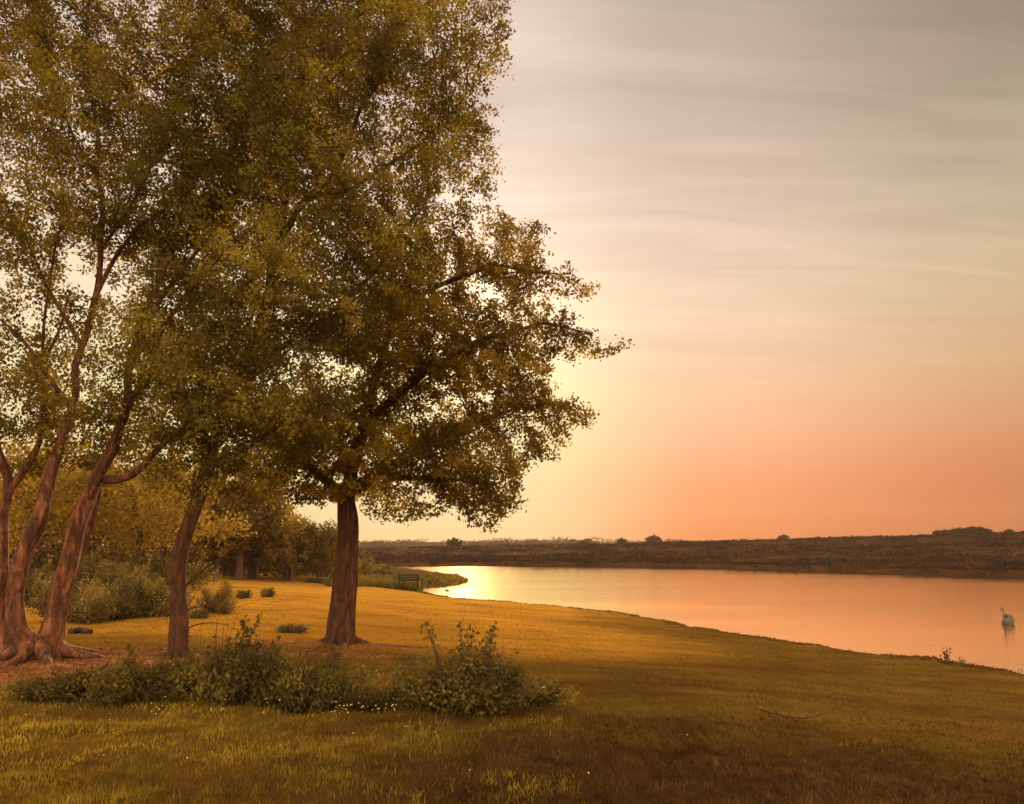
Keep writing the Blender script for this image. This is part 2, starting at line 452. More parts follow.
# ------------------------------------------------------------------ water
def build_water():
    m, nt, out = new_mat('lake_water'); L = nt.links.new
    geo = nd(nt, 'ShaderNodeNewGeometry')
    mp = nd(nt, 'ShaderNodeMapping', inp={'Scale': (0.45, 1.9, 1.0)}); L(geo.outputs['Position'], mp.inputs['Vector'])
    n1 = nd(nt, 'ShaderNodeTexNoise', inp={'Scale': 3.2, 'Detail': 4.0, 'Roughness': 0.62}); L(mp.outputs[0], n1.inputs['Vector'])
    n3 = nd(nt, 'ShaderNodeTexNoise', inp={'Scale': 0.08, 'Detail': 2.0}); L(mp.outputs[0], n3.inputs['Vector'])
    amp = math_(nt, 'MULTIPLY_ADD', n3.outputs['Fac'], 3.0, -1.0, clamp=True)
    h = math_(nt, 'MULTIPLY', n1.outputs['Fac'], math_(nt, 'MULTIPLY_ADD', amp, 0.8, 0.25))
    b = nd(nt, 'ShaderNodeBump', inp={'Strength': 0.42, 'Distance': 0.03}); L(h, b.inputs['Height'])
    gl = nd(nt, 'ShaderNodeBsdfGlossy', inp={'Roughness': 0.085}); gl.inputs['Color'].default_value = (1, .82, .57, 1)
    L(b.outputs[0], gl.inputs['Normal'])
    df = nd(nt, 'ShaderNodeBsdfDiffuse'); df.inputs['Color'].default_value = (.10, .05, .03, 1)
    lw = nd(nt, 'ShaderNodeFresnel', inp={'IOR': 1.5})
    fac = math_(nt, 'MULTIPLY_ADD', lw.outputs[0], 0.4, 0.88, clamp=True)
    mx = nd(nt, 'ShaderNodeMixShader'); L(fac, mx.inputs[0]); L(df.outputs[0], mx.inputs[1]); L(gl.outputs[0], mx.inputs[2])
    L(mx.outputs[0], out.inputs['Surface'])
    xs = np.linspace(-16, 165, 30); ys = np.linspace(-60, 125, 30)
    X, Y = np.meshgrid(xs, ys); V = np.stack([X, Y, np.full_like(X, WATER)], -1).reshape(-1, 3)
    i = np.arange(29)[:, None] * 30; j = np.arange(29)[None, :]
    Fq = np.stack([i + j, i + j + 1, i + 31 + j, i + 30 + j], -1).reshape(-1, 4)
    o = link('water', mesh_from('water', V, Fq), m)
    tag(o, kind='structure', label='calm lake reflecting the orange sky', cat='water')
build_water()

# ------------------------------------------------------------------ tree growth (space colonisation)
def grow(paths, lobes, dens, r, step=0.25, kill=0.34, clump=0.9, clump_t=0.42, maxit=70, tip=0.006, expo=2.3, gravity=0.0):
    """paths: authored limbs [(pts (n,3), radii, bare)]; lobes: [(centre, radii, weight)]. Returns nodes, parent, radius, leafy mask"""
    pos = []; par = []; minr = []; bare = []; auth = []
    def key_nearest(p, lim):
        if not pos: return -1
        d = np.linalg.norm(np.array(pos) - p, axis=1); k = int(d.argmin())
        return k
    for pts, rad, isbare in paths:
        pts = np.asarray(pts, float); rad = np.asarray(rad, float)
        # smooth resample
        seg = np.linalg.norm(np.diff(pts, axis=0), axis=1); cum = np.concatenate([[0], np.cumsum(seg)])
        n = max(3, int(cum[-1] / (step * 0.6)))
        t = np.linspace(0, cum[-1], n)
        q = np.stack([np.interp(t, cum, pts[:, k]) for k in range(3)], 1)
        for _ in range(3): q[1:-1] = 0.25 * q[:-2] + 0.5 * q[1:-1] + 0.25 * q[2:]
        rr = np.interp(t, cum, rad)
        wob = np.stack([vnoise(q * 1.5 + 5 * k, 60 + k) - 0.5 for k in range(3)], 1) * 0.2 * np.clip((t - .6) / 2.5, 0, 1)[:, None]
        q = q + wob
        k0 = key_nearest(q[0], 1)
        for i in range(n):
            if i == 0 and k0 >= 0 and np.linalg.norm(pos[k0] - q[0]) < 0.8:
                prev = k0; continue
            pos.append(q[i]); par.append(prev if (i > 0 or k0 >= 0) and len(pos) > 1 and 'prev' in dir() and prev is not None else -1)
            minr.append(rr[i]); bare.append(isbare); auth.append(True)
            prev = len(pos) - 1
        prev = None
    pos = [np.array(p) for p in pos]
    nA = len(pos)
    # attractors
    A = []
    for c, rd, w in lobes:
        c = np.asarray(c, float); rd = np.asarray(rd, float)
        n = int(4.19 * rd[0] * rd[1] * rd[2] * dens * w)
        v = unit(r.normal(size=(n, 3))) * (r.random(n) ** (1 / 2.6))[:, None]
        A.append(c + v * rd)
    A = np.concatenate(A)
    nz = vnoise(A / clump, 90) * 0.7 + vnoise(A / (clump * 0.45) + 31, 91) * 0.3
    A = A[nz > clump_t]
    A = A[A[:, 2] > 0.6]
    P = np.array(pos)
    live = [i for i in range(nA) if not bare[i]]
    bd = np.full(len(A), 1e9); bi = np.zeros(len(A), int)
    def upd(idx):
        nonlocal bd, bi
        idx = np.asarray(idx)
        for s in range(0, len(idx), 400):
            ii = idx[s:s + 400]
            D = np.linalg.norm(A[:, None, :] - P[ii][None], axis=2)
            k = D.argmin(1); dm = D[np.arange(len(A)), k]
            b = dm < bd
            bd[b] = dm[b]; bi[b] = ii[k[b]]
    upd(live)
    cnt = {}
    for it in range(maxit):
        keep = bd > kill
        A = A[keep]; bd = bd[keep]; bi = bi[keep]
        if len(A) == 0: break
        dirs = unit(A - P[bi])
        acc = np.zeros((len(P), 3)); np.add.at(acc, bi, dirs)
        k = np.unique(bi)
        k = np.array([q for q in k if cnt.get(int(q), 0) < 4])
        if len(k) == 0: break
        d = unit(acc[k] + r.normal(size=(len(k), 3)) * 0.25)
        # keep growing roughly onward
        newp = P[k] + d * step
        newp[:, 2] -= gravity
        base = len(P)
        P = np.vstack([P, newp]); par += list(k); minr += [0.0] * len(k); bare += [False] * len(k); auth += [False] * len(k)
        for q in k: cnt[int(q)] = cnt.get(int(q), 0) + 1
        upd(np.arange(base, len(P)))
    par = np.array(par); n = len(P)
    rad = np.zeros(n); nch = np.zeros(n, int)
    for i in range(n - 1, -1, -1):
        rad[i] = max(rad[i], tip ** expo)
        if par[i] >= 0:
            rad[par[i]] += rad[i]; nch[par[i]] += 1
    rad = rad ** (1 / expo)
    minr = np.array(minr); auth = np.array(auth)
    rad = np.where(auth, minr, rad)
    for i in range(n):                       # a child is never thicker than its parent
        if par[i] >= 0 and not auth[i]: rad[i] = min(rad[i], rad[par[i]] * 0.85)
    return P, par, rad, nch, auth, np.array(bare)

def tree_mesh(P, par, rad, name, base_flare=None, r=None, thin=0.0):
    n = len(P); ch = [[] for _ in range(n)]
    for i in range(n):
        if par[i] >= 0: ch[par[i]].append(i)
    tb = Tubes()
    roots = [i for i in range(n) if par[i] < 0]
    stack = [(i, None) for i in roots]
    while stack:
        i, p = stack.pop()
        chain = [p] if p is not None else []
        rr = [min(rad[p], rad[i] * 1.15)] if p is not None else []
        cur = i
        while True:
            chain.append(cur); rr.append(rad[cur])
            if not ch[cur]: break
            c = sorted(ch[cur], key=lambda k: -rad[k])
            for o in c[1:]: stack.append((o, cur))
            cur = c[0]
        if len(chain) < 2: continue
        mx = max(rr)
        if mx < thin: continue
        Q = P[chain]; R = np.array(rr); R[-1] *= 0.4
        sides = 4 if mx < .02 else 6 if mx < .05 else 10 if mx < .09 else 28
        if mx >= .1:                          # finer rings on thick stems
            t = np.arange(len(Q)); t2 = np.linspace(0, len(Q) - 1, len(Q) * 3)
            Q = np.stack([np.interp(t2, t, Q[:, k]) for k in range(3)], 1); R = np.interp(t2, t, R)
            for _ in range(2): Q[1:-1] = .25 * Q[:-2] + .5 * Q[1:-1] + .25 * Q[2:]
        tb.add(Q, R, sides, lump=0.28 if mx >= .1 else 0.1, seed=i % 50)
    return tb

def leaf_cloud(P, idx, per, sigma, size, r, width=0.55, droop=0.35, asp=(1, 1, .8)):
    C = np.repeat(P[idx], per, 0)
    C = C + r.normal(size=C.shape) * sigma * np.array(asp)
    C[:, 2] -= 0.03
    V, Fq = leaf_quads(C, size, size * width, r, droop)
    # per-clump tone plus per-leaf tone
    tone = np.repeat(r.random(len(idx)), per) * 0.5 + r.random(len(C)) * 0.5
    return V, Fq, np.repeat(tone, 4)

def limbs(spec, Y0, base=None):
    """spec: list of (px, py, dY, radius)"""
    out = []
    for px, py, dy, rr in spec:
        out.append((at(px, py, Y0 + dy), rr))
    return np.array([p for p, _ in out]), np.array([q for _, q in out])

def lobe(px, py, Y, rx, ry, rdepth, w=1.0):
    c = at(px, py, Y); s = Y / F
    return (c, (rx * s, rdepth, ry * s), w)

def make_tree(name, label, base, paths, lobes, dens, bark, leafmat, seed, per=26, sigma=.17, size=.075, flare=.3, roots=6, kw_rh=1.8, **kw):
    r = np.random.default_rng(seed)
    P, par, rad, nch, auth, bare = grow(paths, lobes, dens, r, **kw)
    root = thing(name, label, 'tree', base)
    tb = tree_mesh(P, par, rad, name)
    # root flare: buttresses running down into the ground
    rh = kw_rh
    for k in range(roots):
        a = 2 * PI * k / roots + r.uniform(-.3, .3); ln = flare * r.uniform(1.5, 2.7)
        d = np.array([math.cos(a), math.sin(a), 0])
        pts = [base + d * flare * .25 + np.array([0, 0, flare * rh]), base + d * flare * .6 + np.array([0, 0, flare * .7]),
               base + d * flare * 1.05 + np.array([0, 0, flare * .18]), base + d * (flare + ln * .5) + np.array([0, 0, -.0]), base + d * (flare + ln) + np.array([0, 0, -.1])]
        pts = np.array(pts); t = np.linspace(0, 4, 12)
        pts = np.stack([np.interp(t, range(5), pts[:, q]) for q in range(3)], 1)
        for _ in range(3): pts[1:-1] = .25 * pts[:-2] + .5 * pts[1:-1] + .25 * pts[2:]
        rr_ = np.linspace(flare * r.uniform(.4, .6), flare * .1, 12); rr_[0] *= .05; rr_[1] *= .7
        tb.add(pts, rr_, 10, lump=.35, seed=k)
    tr = link('trunk', tb.mesh('trunk'), bark, root)
    leafy = np.where((~auth) | ((rad < .035) & (~bare)))[0]
    leafy = leafy[(rad[leafy] < 0.03)]
    V, Fq, var = leaf_cloud(P, leafy, per, sigma, size, r)
    cr = link('crown', mesh_from('crown', V, Fq, var), leafmat, root)
    off = Vector([float(-c) for c in base])
    for o in (tr, cr): o.data.transform(__import__('mathutils').Matrix.Translation(off))
    print(name, 'nodes', len(P), 'leaves', len(Fq))
    return root

# --- the oak by the water
Y0 = tree_oak[1]
op = []
trunk = limbs([(340, 650, 0, .29), (341, 632, 0, .245), (343, 610, 0, .222), (346, 580, 0, .205), (349, 545, 0, .195), (348, 515, 0, .20), (347, 500, 0, .17)], Y0)
op.append((*trunk, True))
op.append((*limbs([(347, 500, 0, .15), (352, 470, .1, .13), (364, 425, .3, .11), (375, 370, .2, .09), (392, 310, .3, .07), (415, 250, .4, .04)], Y0), False))
op.append((*limbs([(347, 500, 0, .12), (335, 488, -.2, .10), (312, 468, -.5, .08), (282, 440, -.8, .06), (245, 405, -1, .035)], Y0), False))
op.append((*limbs([(350, 490, 0, .12), (380, 472, .3, .10), (415, 452, .6, .08), (455, 432, .7, .06), (505, 412, .7, .045), (560, 402, .6, .02)], Y0), False))
op.append((*limbs([(364, 425, .3, .10), (400, 392, .2, .08), (440, 362, .1, .065), (490, 338, 0, .045), (545, 322, 0, .03), (590, 330, .1, .012)], Y0), False))
op.append((*limbs([(375, 476, .3, .08), (410, 478, -.2, .06), (450, 478, -.6, .045), (495, 486, -.8, .02)], Y0), False))
op.append((*limbs([(392, 310, .3, .06), (440, 285, -.1, .05), (495, 262, -.2, .035), (555, 272, -.1, .015)], Y0), False))
ol = [lobe(425, 360, Y0 + .2, 125, 125, 2.5), lobe(470, 255, Y0, 72, 52, 1.6), lobe(330, 440, Y0 - .5, 110, 68, 2.2), lobe(470, 455, Y0 + .2, 72, 60, 1.9),
      lobe(485, 500, Y0 - .2, 42, 28, 1.2), lobe(410, 500, Y0 - .2, 55, 24, 1.3, .8), lobe(584, 345, Y0 + .1, 46, 16, .55, 1.8), lobe(540, 322, Y0 + .1, 40, 22, .8, 1.1), lobe(556, 282, Y0 - .1, 42, 20, .7, 1.3),
      lobe(515, 235, Y0 + .1, 40, 20, .8, 1.1), lobe(560, 412, Y0 + .4, 48, 20, .8, 1.3), lobe(530, 440, Y0 + .4, 45, 24, .9, .8), lobe(505, 385, Y0, 50, 35, 1.4), lobe(515, 300, Y0, 40, 40, 1.1), lobe(525, 365, Y0, 30, 20, .8)]
make_tree('oak_tree', 'spreading oak with thick straight trunk, standing alone by the water on the open lawn', tree_oak, op, ol, 75, M['bark_oak'], M['leaf_oak'], 3, per=31, sigma=.078, size=.073, flare=.24, clump=.6, clump_t=.45, step=.17, kill=.2, tip=.0035)

# --- the slim leaning tree
Y0 = tree_slim[1]
sp_ = []
sp_.append((*limbs([(178, 662, 0, .17), (179, 640, 0, .145), (180, 615, 0, .135), (177, 580, 0, .13), (182, 545, 0, .12), (194, 512, 0, .11)], Y0), True))
sp_.append((*limbs([(194, 512, 0, .11), (206, 470, 0, .10), (222, 415, .1, .09), (238, 370, .2, .085), (256, 325, .3, .078), (270, 280, .3, .07), (282, 235, .3, .06), (302, 200, .3, .05), (338, 165, .2, .04), (372, 100, .3, .03), (395, 30, .3, .02)], Y0), False))
sp_.append((*limbs([(238, 370, .2, .06), (275, 352, -.1, .05), (325, 318, -.4, .04), (385, 262, -.5, .025), (430, 190, -.3, .015)], Y0), False))
sp_.append((*limbs([(206, 470, 0, .07), (202, 410, .4, .055), (196, 340, .8, .04), (188, 260, 1.0, .028)], Y0), False))
sp_.append((*limbs([(282, 235, .3, .05), (290, 170, .6, .04), (300, 90, .9, .03), (310, 10, 1, .02)], Y0), False))
sp_.append((*limbs([(206, 470, 0, .05), (240, 452, -.4, .04), (285, 420, -.8, .028), (330, 395, -1, .014)], Y0), False))
sp_.append((*limbs([(302, 200, .3, .04), (350, 190, 0, .035), (410, 150, .1, .025), (465, 95, .2, .014)], Y0), False))
# bare lower shoots
for s in ([(182, 590, 0, .022), (200, 572, -.05, .018), (222, 556, -.1, .014), (244, 541, -.1, .010), (266, 531, -.1, .005)],
          [(222, 556, -.1, .010), (238, 560, -.2, .006), (256, 552, -.2, .003)], [(200, 572, 0, .010), (212, 540, 0, .007), (228, 520, 0, .004)],
          [(181, 612, 0, .014), (205, 604, -.1, .010), (228, 611, -.2, .007), (252, 603, -.3, .003)], [(181, 632, 0, .012), (200, 622, -.3, .009), (226, 624, -.4, .005), (246, 634, -.5, .003)],
          [(205, 604, -.1, .006), (222, 594, -.1, .004), (240, 590, -.2, .002)]):
    sp_.append((*limbs(s, Y0), True))
sl = [lobe(330, 150, Y0 + .3, 120, 150, 2.4), lobe(420, 90, Y0 + .2, 78, 100, 1.9), lobe(445, 40, Y0 + .2, 66, 90, 1.6), lobe(300, 300, Y0 - .1, 95, 95, 2.2), lobe(235, 400, Y0 - .1, 85, 70, 2.0),
      lobe(300, 20, Y0 + .5, 130, 120, 2.4), lobe(400, -100, Y0 + .4, 100, 110, 2.4), lobe(455, 165, Y0 + .2, 48, 60, 1.2), lobe(380, 250, Y0 - .2, 70, 80, 1.6), lobe(215, 200, Y0 + 1, 90, 120, 1.8, .8),
      lobe(490, 30, Y0 + .2, 26, 60, .8), lobe(488, 130, Y0 + .2, 26, 50, .8), lobe(225, 470, Y0 + .1, 70, 38, 1.6, .8), lobe(300, 420, Y0 - .6, 60, 40, 1.2)]
make_tree('leaning_tree', 'tall tree on a slim bare trunk leaning right, between the oak and the many-stemmed tree', tree_slim, sp_, sl, 64, M['bark_oak'], M['leaf_tall'], 5, per=39, sigma=.08, size=.063, flare=.15, clump=.65, clump_t=.44, step=.18, kill=.21, tip=.0035)

# --- the many-stemmed tree at the left
Y0 = tree_left[1]
lp = []
lp.append((*limbs([(46, 662, 0, 0.218), (52, 630, 0, 0.160), (59, 595, 0, 0.139), (72, 548, 0, 0.130), (88, 503, 0, 0.126), (102, 474, 0, 0.109), (116, 425, .1, 0.066), (130, 362, .2, 0.058), (150, 305, .3, 0.048), (184, 235, .5, 0.036), (225, 175, .6, 0.027), (250, 100, .7, 0.018)], Y0), False))
lp.append((*limbs([(100, 480, 0, 0.071), (124, 480, -.1, 0.063), (143, 468, -.2, 0.059), (156, 450, -.3, 0.050), (190, 420, -.4, 0.027), (228, 396, -.5, 0.018), (262, 372, -.5, 0.009)], Y0), False))
lp.append((*limbs([(30, 655, -.1, 0.185), (16, 628, -.2, 0.134), (14, 590, -.2, 0.122), (22, 555, -.2, 0.118), (40, 520, -.2, 0.109), (50, 475, -.1, 0.097), (68, 405, 0, 0.058), (84, 350, 0, 0.053), (94, 300, .1, 0.048), (101, 250, .1, 0.042), (98, 180, .1, 0.036), (94, 105, .2, 0.030), (88, 35, .2, 0.024), (84, -40, .3, 0.018)], Y0), False))
lp.append((*limbs([(84, 350, 0, 0.042), (62, 312, .1, 0.033), (46, 286, .1, 0.027), (28, 250, 0, 0.021), (5, 195, 0, 0.015)], Y0), False))
lp.append((*limbs([(12, 658, .1, 0.143), (2, 620, .2, 0.109), (2, 560, .2, 0.097), (6, 495, .2, 0.084), (-6, 405, .2, 0.048), (-25, 305, .2, 0.036), (-40, 205, .2, 0.024)], Y0), False))
lp.append((*limbs([(6, 495, .2, 0.063), (24, 470, .3, 0.059), (42, 440, .3, 0.046), (42, 365, .3, 0.027), (46, 290, .3, 0.021), (62, 200, .4, 0.015), (50, 110, .5, 0.011)], Y0), False))
lp.append((*limbs([(56, 655, .5, 0.101), (62, 622, .5, 0.067), (70, 588, .55, 0.059), (84, 545, .6, 0.055), (96, 500, .7, 0.050), (110, 445, .8, 0.042), (150, 350, 1, 0.021), (190, 290, 1.1, 0.012)], Y0), False))
lp.append((*limbs([(101, 250, .1, 0.030), (125, 215, .1, 0.027), (150, 170, 0, 0.021), (180, 100, -.1, 0.015), (205, 30, -.1, 0.012)], Y0), False))
lp.append((*limbs([(98, 180, .1, 0.027), (70, 130, .1, 0.021), (50, 60, .1, 0.015), (30, -20, .1, 0.009)], Y0), False))
lp.append((*limbs([(130, 362, .2, 0.042), (170, 318, .2, 0.033), (210, 268, .3, 0.027), (262, 215, .4, 0.018)], Y0), False))
for q_ in ([(130, 362, .2, .05), (160, 300, .1, .04), (205, 240, -.1, .03), (240, 215, -.2, .02)], [(150, 305, .3, .04), (172, 250, .4, .035), (188, 180, .5, .025), (200, 120, .5, .015)],
           [(116, 425, .1, .05), (140, 390, -.1, .04), (180, 345, -.2, .03), (225, 320, -.3, .018)], [(94, 300, .1, .04), (112, 262, .3, .035), (140, 225, .4, .028), (165, 205, .4, .018)],
           [(68, 405, 0, .045), (50, 380, -.2, .035), (25, 340, -.3, .025), (0, 318, -.3, .015)], [(42, 365, .3, .03), (60, 330, .4, .022), (70, 290, .4, .016)], [(88, 503, 0, .05), (112, 450, -.3, .04), (128, 400, -.4, .03), (160, 372, -.5, .02)],
           [(184, 235, .5, .035), (215, 205, .3, .028), (255, 180, .2, .018)]):
    lp.append((*limbs(q_, Y0), False))
ll = [lobe(75, 375, Y0 - 1.2, 60, 50, .6, 1.2), lobe(115, 330, Y0 - 1.1, 50, 60, .6, 1.2), lobe(70, 335, Y0 - .9, 75, 45, .6, .9), lobe(110, 270, Y0 - .8, 60, 45, .6, .8), lobe(30, 265, Y0 - .6, 50, 40, .6, .8), lobe(110, 180, Y0 + .2, 150, 130, 2.4, .85), lobe(60, 30, Y0 + .2, 170, 120, 2.6, .8), lobe(210, 90, Y0, 110, 120, 2.2), lobe(200, 330, Y0 - .1, 80, 80, 1.9), lobe(190, 420, Y0 - .3, 75, 45, 1.5),
      lobe(-30, 140, Y0 - .8, 60, 110, 1.5, 1.1), lobe(15, 420, Y0 + .5, 90, 62, 1.6, 1.2), lobe(115, 420, Y0 + 1.0, 75, 62, 1.6, 1.2), lobe(160, 360, Y0 + .8, 80, 70, 1.6, 1.1), lobe(-10, 120, Y0 - .5, 60, 60, 1.2, 1.2), lobe(-60, 300, Y0, 80, 130, 2.2), lobe(60, 330, Y0 + .5, 70, 50, 1.2, .45), lobe(180, 490, Y0 - .1, 50, 24, 1.0, .7), lobe(100, -110, Y0, 180, 90, 2.4)]
make_tree('many_stemmed_tree', 'old tree of several thick leaning stems with peeling banded bark at left edge', tree_left, lp, ll, 46, M['bark_birch'], M['leaf_left'], 9, per=37, sigma=.085, size=.062, flare=.32, roots=8, kw_rh=1.0, clump=.8, clump_t=.45, step=.19, kill=.23, tip=.0035)

# ------------------------------------------------------------------ generic small trees for the background
def small_tree(name, seed, H, W, trunk_r, leaf, leafmat, bark, per, dens, low=.25):
    """tree proto at the origin"""
    r = np.random.default_rng(seed)
    top = H * .55
    paths = [(np.array([[0, 0, -.1], [r.uniform(-.1, .1), 0, top * .4], [r.uniform(-.3, .3), r.uniform(-.2, .2), top]]), np.array([trunk_r * 1.3, trunk_r, trunk_r * .5]), False)]
    lob = [((0, 0, H * .62), (W * .5, W * .5, H * .36), 1)]
    for _ in range(5):
        a = r.uniform(0, 2 * PI); q = r.uniform(.2, .42) * W
        lob.append(((q * math.cos(a), q * math.sin(a), H * r.uniform(low + .15, .75)), (W * .26, W * .26, H * .17), 1.2))
    P, par, rad, nch, auth, bare = grow(paths, lob, dens, r, step=H * .05, kill=H * .075, clump=H * .16, clump_t=.36)
    root = thing(name, 'tmp', 'tree', (0, 0, 0))
    link('trunk', tree_mesh(P, par, rad, name, thin=.012 * H / 6).mesh('trunk'), bark, root)
    leafy = np.where((~auth) & (rad < .05))[0]
    V, Fq, var = leaf_cloud(P, leafy, per, H * .04, leaf, r, .7)
    link('crown', mesh_from('crown', V, Fq, var), leafmat, root)
    print(name, len(P), len(Fq))
    return root

used = set()
def place(proto, label, loc, rz, sc, group=None):
    if proto.name in used:
        return dup(proto, label, loc, rz, sc, group)
    used.add(proto.name)
    proto.location = tuple(float(c) for c in loc); proto.rotation_euler = (0, 0, rz)
    proto.scale = sc if hasattr(sc, '__len__') else (sc,) * 3
    proto['label'] = label
    if group: proto['group'] = group
    return proto

GW = 'woodland trees behind the lawn'
wa = small_tree('woodland_tree', 21, 7.0, 6.0, .20, .22, M['leaf_wood'], M['bark_dark'], 26, 2.2)
wb = small_tree('woodland_tree', 22, 6.0, 6.4, .24, .22, M['leaf_gold'], M['bark_dark'], 26, 2.4)
wc = small_tree('thorn_tree', 23, 3.6, 4.6, .10, .13, M['leaf_wood'], M['twig'], 16, 8.0, low=.05)
# (px, py_base, proto, scale, label)
WOOD = [
    (318, 581, wa, (.62, .62, .60), 'dense rounded green tree at the right end of the woodland, beside the oak trunk'),
    (286, 580, wb, .72, 'golden tree on a short trunk standing behind the lawn'),
    (252, 579, wb, .95, 'golden tree with dark trunk at the lawn edge, left of the first golden tree'),
    (239, 580, wa, 1.0, 'green woodland tree, thick dark trunk at the lawn edge'),
    (205, 577, wb, 1.05, 'golden tree showing just right of the slim trunk'),
    (160, 574, wa, 1.1, 'green tree standing behind the gorse, just left of the slim trunk'),
    (118, 570, wb, 1.15, 'golden tree standing far behind the gorse bushes'),
    (70, 572, wa, 1.2, 'green tree seen between the leaning stems'),
    (20, 572, wb, 1.15, 'golden tree seen behind the far left stems'),
]
for px, py, pr, sc, lab in WOOD:
    b = ground(px, py); place(pr, lab, b, rng.uniform(0, 6), sc, GW)
for k, (x, y, s) in enumerate(((-52, 58, 1.3), (-44, 40, 1.2), (-30, 33, 1.15))):
    place((wa, wb)[k % 2], ['tall tree at the far left beyond the frame edge', 'golden tree beyond the frame edge at left', 'green tree hidden behind the left stems'][k], (x, y, hz(x, y)), k, s, GW)
TH = [(262, 580, .95, 'grey twiggy thorn tree under the golden crowns, right of the dark trunks'), (296, 581, 1.0, 'brown thorn thicket tree in the middle of the woodland edge'), (326, 582, .7, 'low thorn tree beside the lawn near the oak trunk'),
      (222, 579, 1.0, 'thorn tree under the woodland beside the slim trunk')]
for px, py, s, lab in TH:
    b = ground(px, py); b[0] -= .3; place(wc, lab, (b[0], b[1], hz(b[0], b[1])), rng.uniform(0, 6), s, 'thorn trees along the woodland edge')
r = np.random.default_rng(29); pts = []
for k in range(150):
    x = r.uniform(-80, -11.5); y = r.uniform(51, 62) + abs(x + 11) * .15
    pts.append((x, y, r.uniform(1.2, 2.6), r.uniform(1.2, 3.4) * (1 + .012 * abs(x))))
WOODMASS = pts
# nearer golden tree filling in behind the stems
wd = small_tree('golden_tree', 25, 5.2, 5.6, .14, .12, M['leaf_gold'], M['bark_dark'], 26, 5.0, low=.2)
b = ground(140, 590); place(wd, 'golden leafed tree with arching boughs behind the gorse bushes', b, .4, (1.15, 1.15, 1.15), 'golden trees behind the gorse')
b = ground(20, 592); place(wd, 'golden leafed tree glowing behind the left stems', b, 2.4, 1.2, 'golden trees behind the gorse')

# ------------------------------------------------------------------ bushes
def bush(name, seed, W, D, H, leaf, mat, stems=40, per=40, stemmat=None, sprigs=0, lean=0.0, lw=.6, sig=.06, ragged=.35, cat='bush', tall=1.5):
    r = np.random.default_rng(seed)
    tb = Tubes(); C = []; var = []
    nm_ = 9; ma = r.uniform(0, 2 * PI, nm_); mq = r.random(nm_) ** .5 * .8
    mc = np.stack([np.cos(ma) * W * .5 * mq, np.sin(ma) * D * .5 * mq, 0 * ma], 1); mh = r.uniform(1 - ragged, 1.15, nm_) * (1 - .5 * mq ** 2.5); mt = r.random(nm_)
    for k in range(stems + sprigs):
        i_ = k % nm_; a = r.uniform(0, 2 * PI); q = r.random() ** .6
        ex = mc[i_] + np.array([math.cos(a) * W * .2 * q, math.sin(a) * D * .22 * q, 0])
        h = H * mh[i_] * (1 - .65 * q ** 2) * r.uniform(.8, 1.1)
        if k >= stems:
            ex *= .6; h = H * r.uniform(1.1, tall)
        b0 = ex * r.uniform(.25, .55); tipp = ex + np.array([lean * h, 0, h])
        t = np.linspace(0, 1, 9)[:, None]
        mid = (b0 + tipp) / 2 + np.array([0, 0, h * .15]) + r.normal(size=3) * .05 * h
        pts = (1 - t) ** 2 * b0 + 2 * t * (1 - t) * mid + t ** 2 * tipp
        tb.add(pts, np.linspace(.008, .002, 9) * max(1, H), 4)
        n = per if k < stems else max(10, int(per * .6))
        tt = r.uniform(.12 if k < stems else .3, 1.0, n)
        c = np.stack([np.interp(tt, t[:, 0], pts[:, j]) for j in range(3)], 1)
        s = sig if k < stems else sig * .55
        c = c + r.normal(size=c.shape) * s * (1.2 - .6 * tt)[:, None]
        C.append(c); var.append(np.full(n, mt[i_] * .5 + r.random() * .2) + r.random(n) * .3)
        # side twigs
        for _ in range(2):
            i = r.integers(3, 8); d = unit(r.normal(size=3) + np.array([0, 0, .5]))
            tb.add(np.array([pts[i], pts[i] + d * .08 * (1 + H), pts[i] + d * .14 * (1 + H) + np.array([0, 0, .02])]), [.003, .002, .001], 3)
    C = np.concatenate(C); C[:, 2] = np.maximum(C[:, 2], .015)
    V, Fq = leaf_quads(C, leaf, leaf * lw, r, .1, flat=.3)
    root = thing(name, 'tmp', cat, (0, 0, 0))
    link('stems', tb.mesh('stems'), stemmat or M['twig'], root)
    link('foliage', mesh_from('foliage', V, Fq, np.repeat(np.concatenate(var), 4)), mat, root)
    return root

# gorse and scrub behind the left stems
gA = bush('gorse_bush', 31, 2.6, 2.0, 1.15, .065, M['gorse'], 130, 90, sig=.09, lw=.5)
gB = bush('gorse_bush', 32, 2.0, 1.8, 0.9, .06, M['gorse'], 110, 90, sig=.085, lw=.5, ragged=.5)
GG = 'gorse bushes between the trees'
G = [(72, 622, gA, (1, 1, .95), 'grey green gorse bush right beside the leaning stems'), (112, 618, gB, (1.1, 1, .95), 'low gorse bush, second from the leaning stems'),
     (150, 617, gA, (.9, .9, .9), 'gorse bush in front of the slim trunk left side'), (128, 600, gB, (1.5, 1.2, 1.5), 'broad taller gorse mound behind the low gorse bushes'),
     (84, 600, gA, (1.3, 1.2, 1.3), 'tall gorse bush rising behind the one by the stems'), (160, 590, gA, (1.8, 1.4, 1.25), 'pale distant gorse bank behind the slim trunk'),
     (30, 605, gB, (1.3, 1.2, 1.5), 'gorse bush seen through the gap of the left stems'), (218, 613, gB, (.55, .6, .95), 'round dark bush on the lawn right of the slim trunk')]
for px, py, pr, sc, lab in G:
    place(pr, lab, ground(px, py), rng.uniform(0, 6), sc, GG)
GL = 'small bushes dotted on the lawn'
gC = bush('lawn_bush', 33, 1.0, .9, .42, .05, M['gorse'], 60, 60, sig=.07, lw=.5)
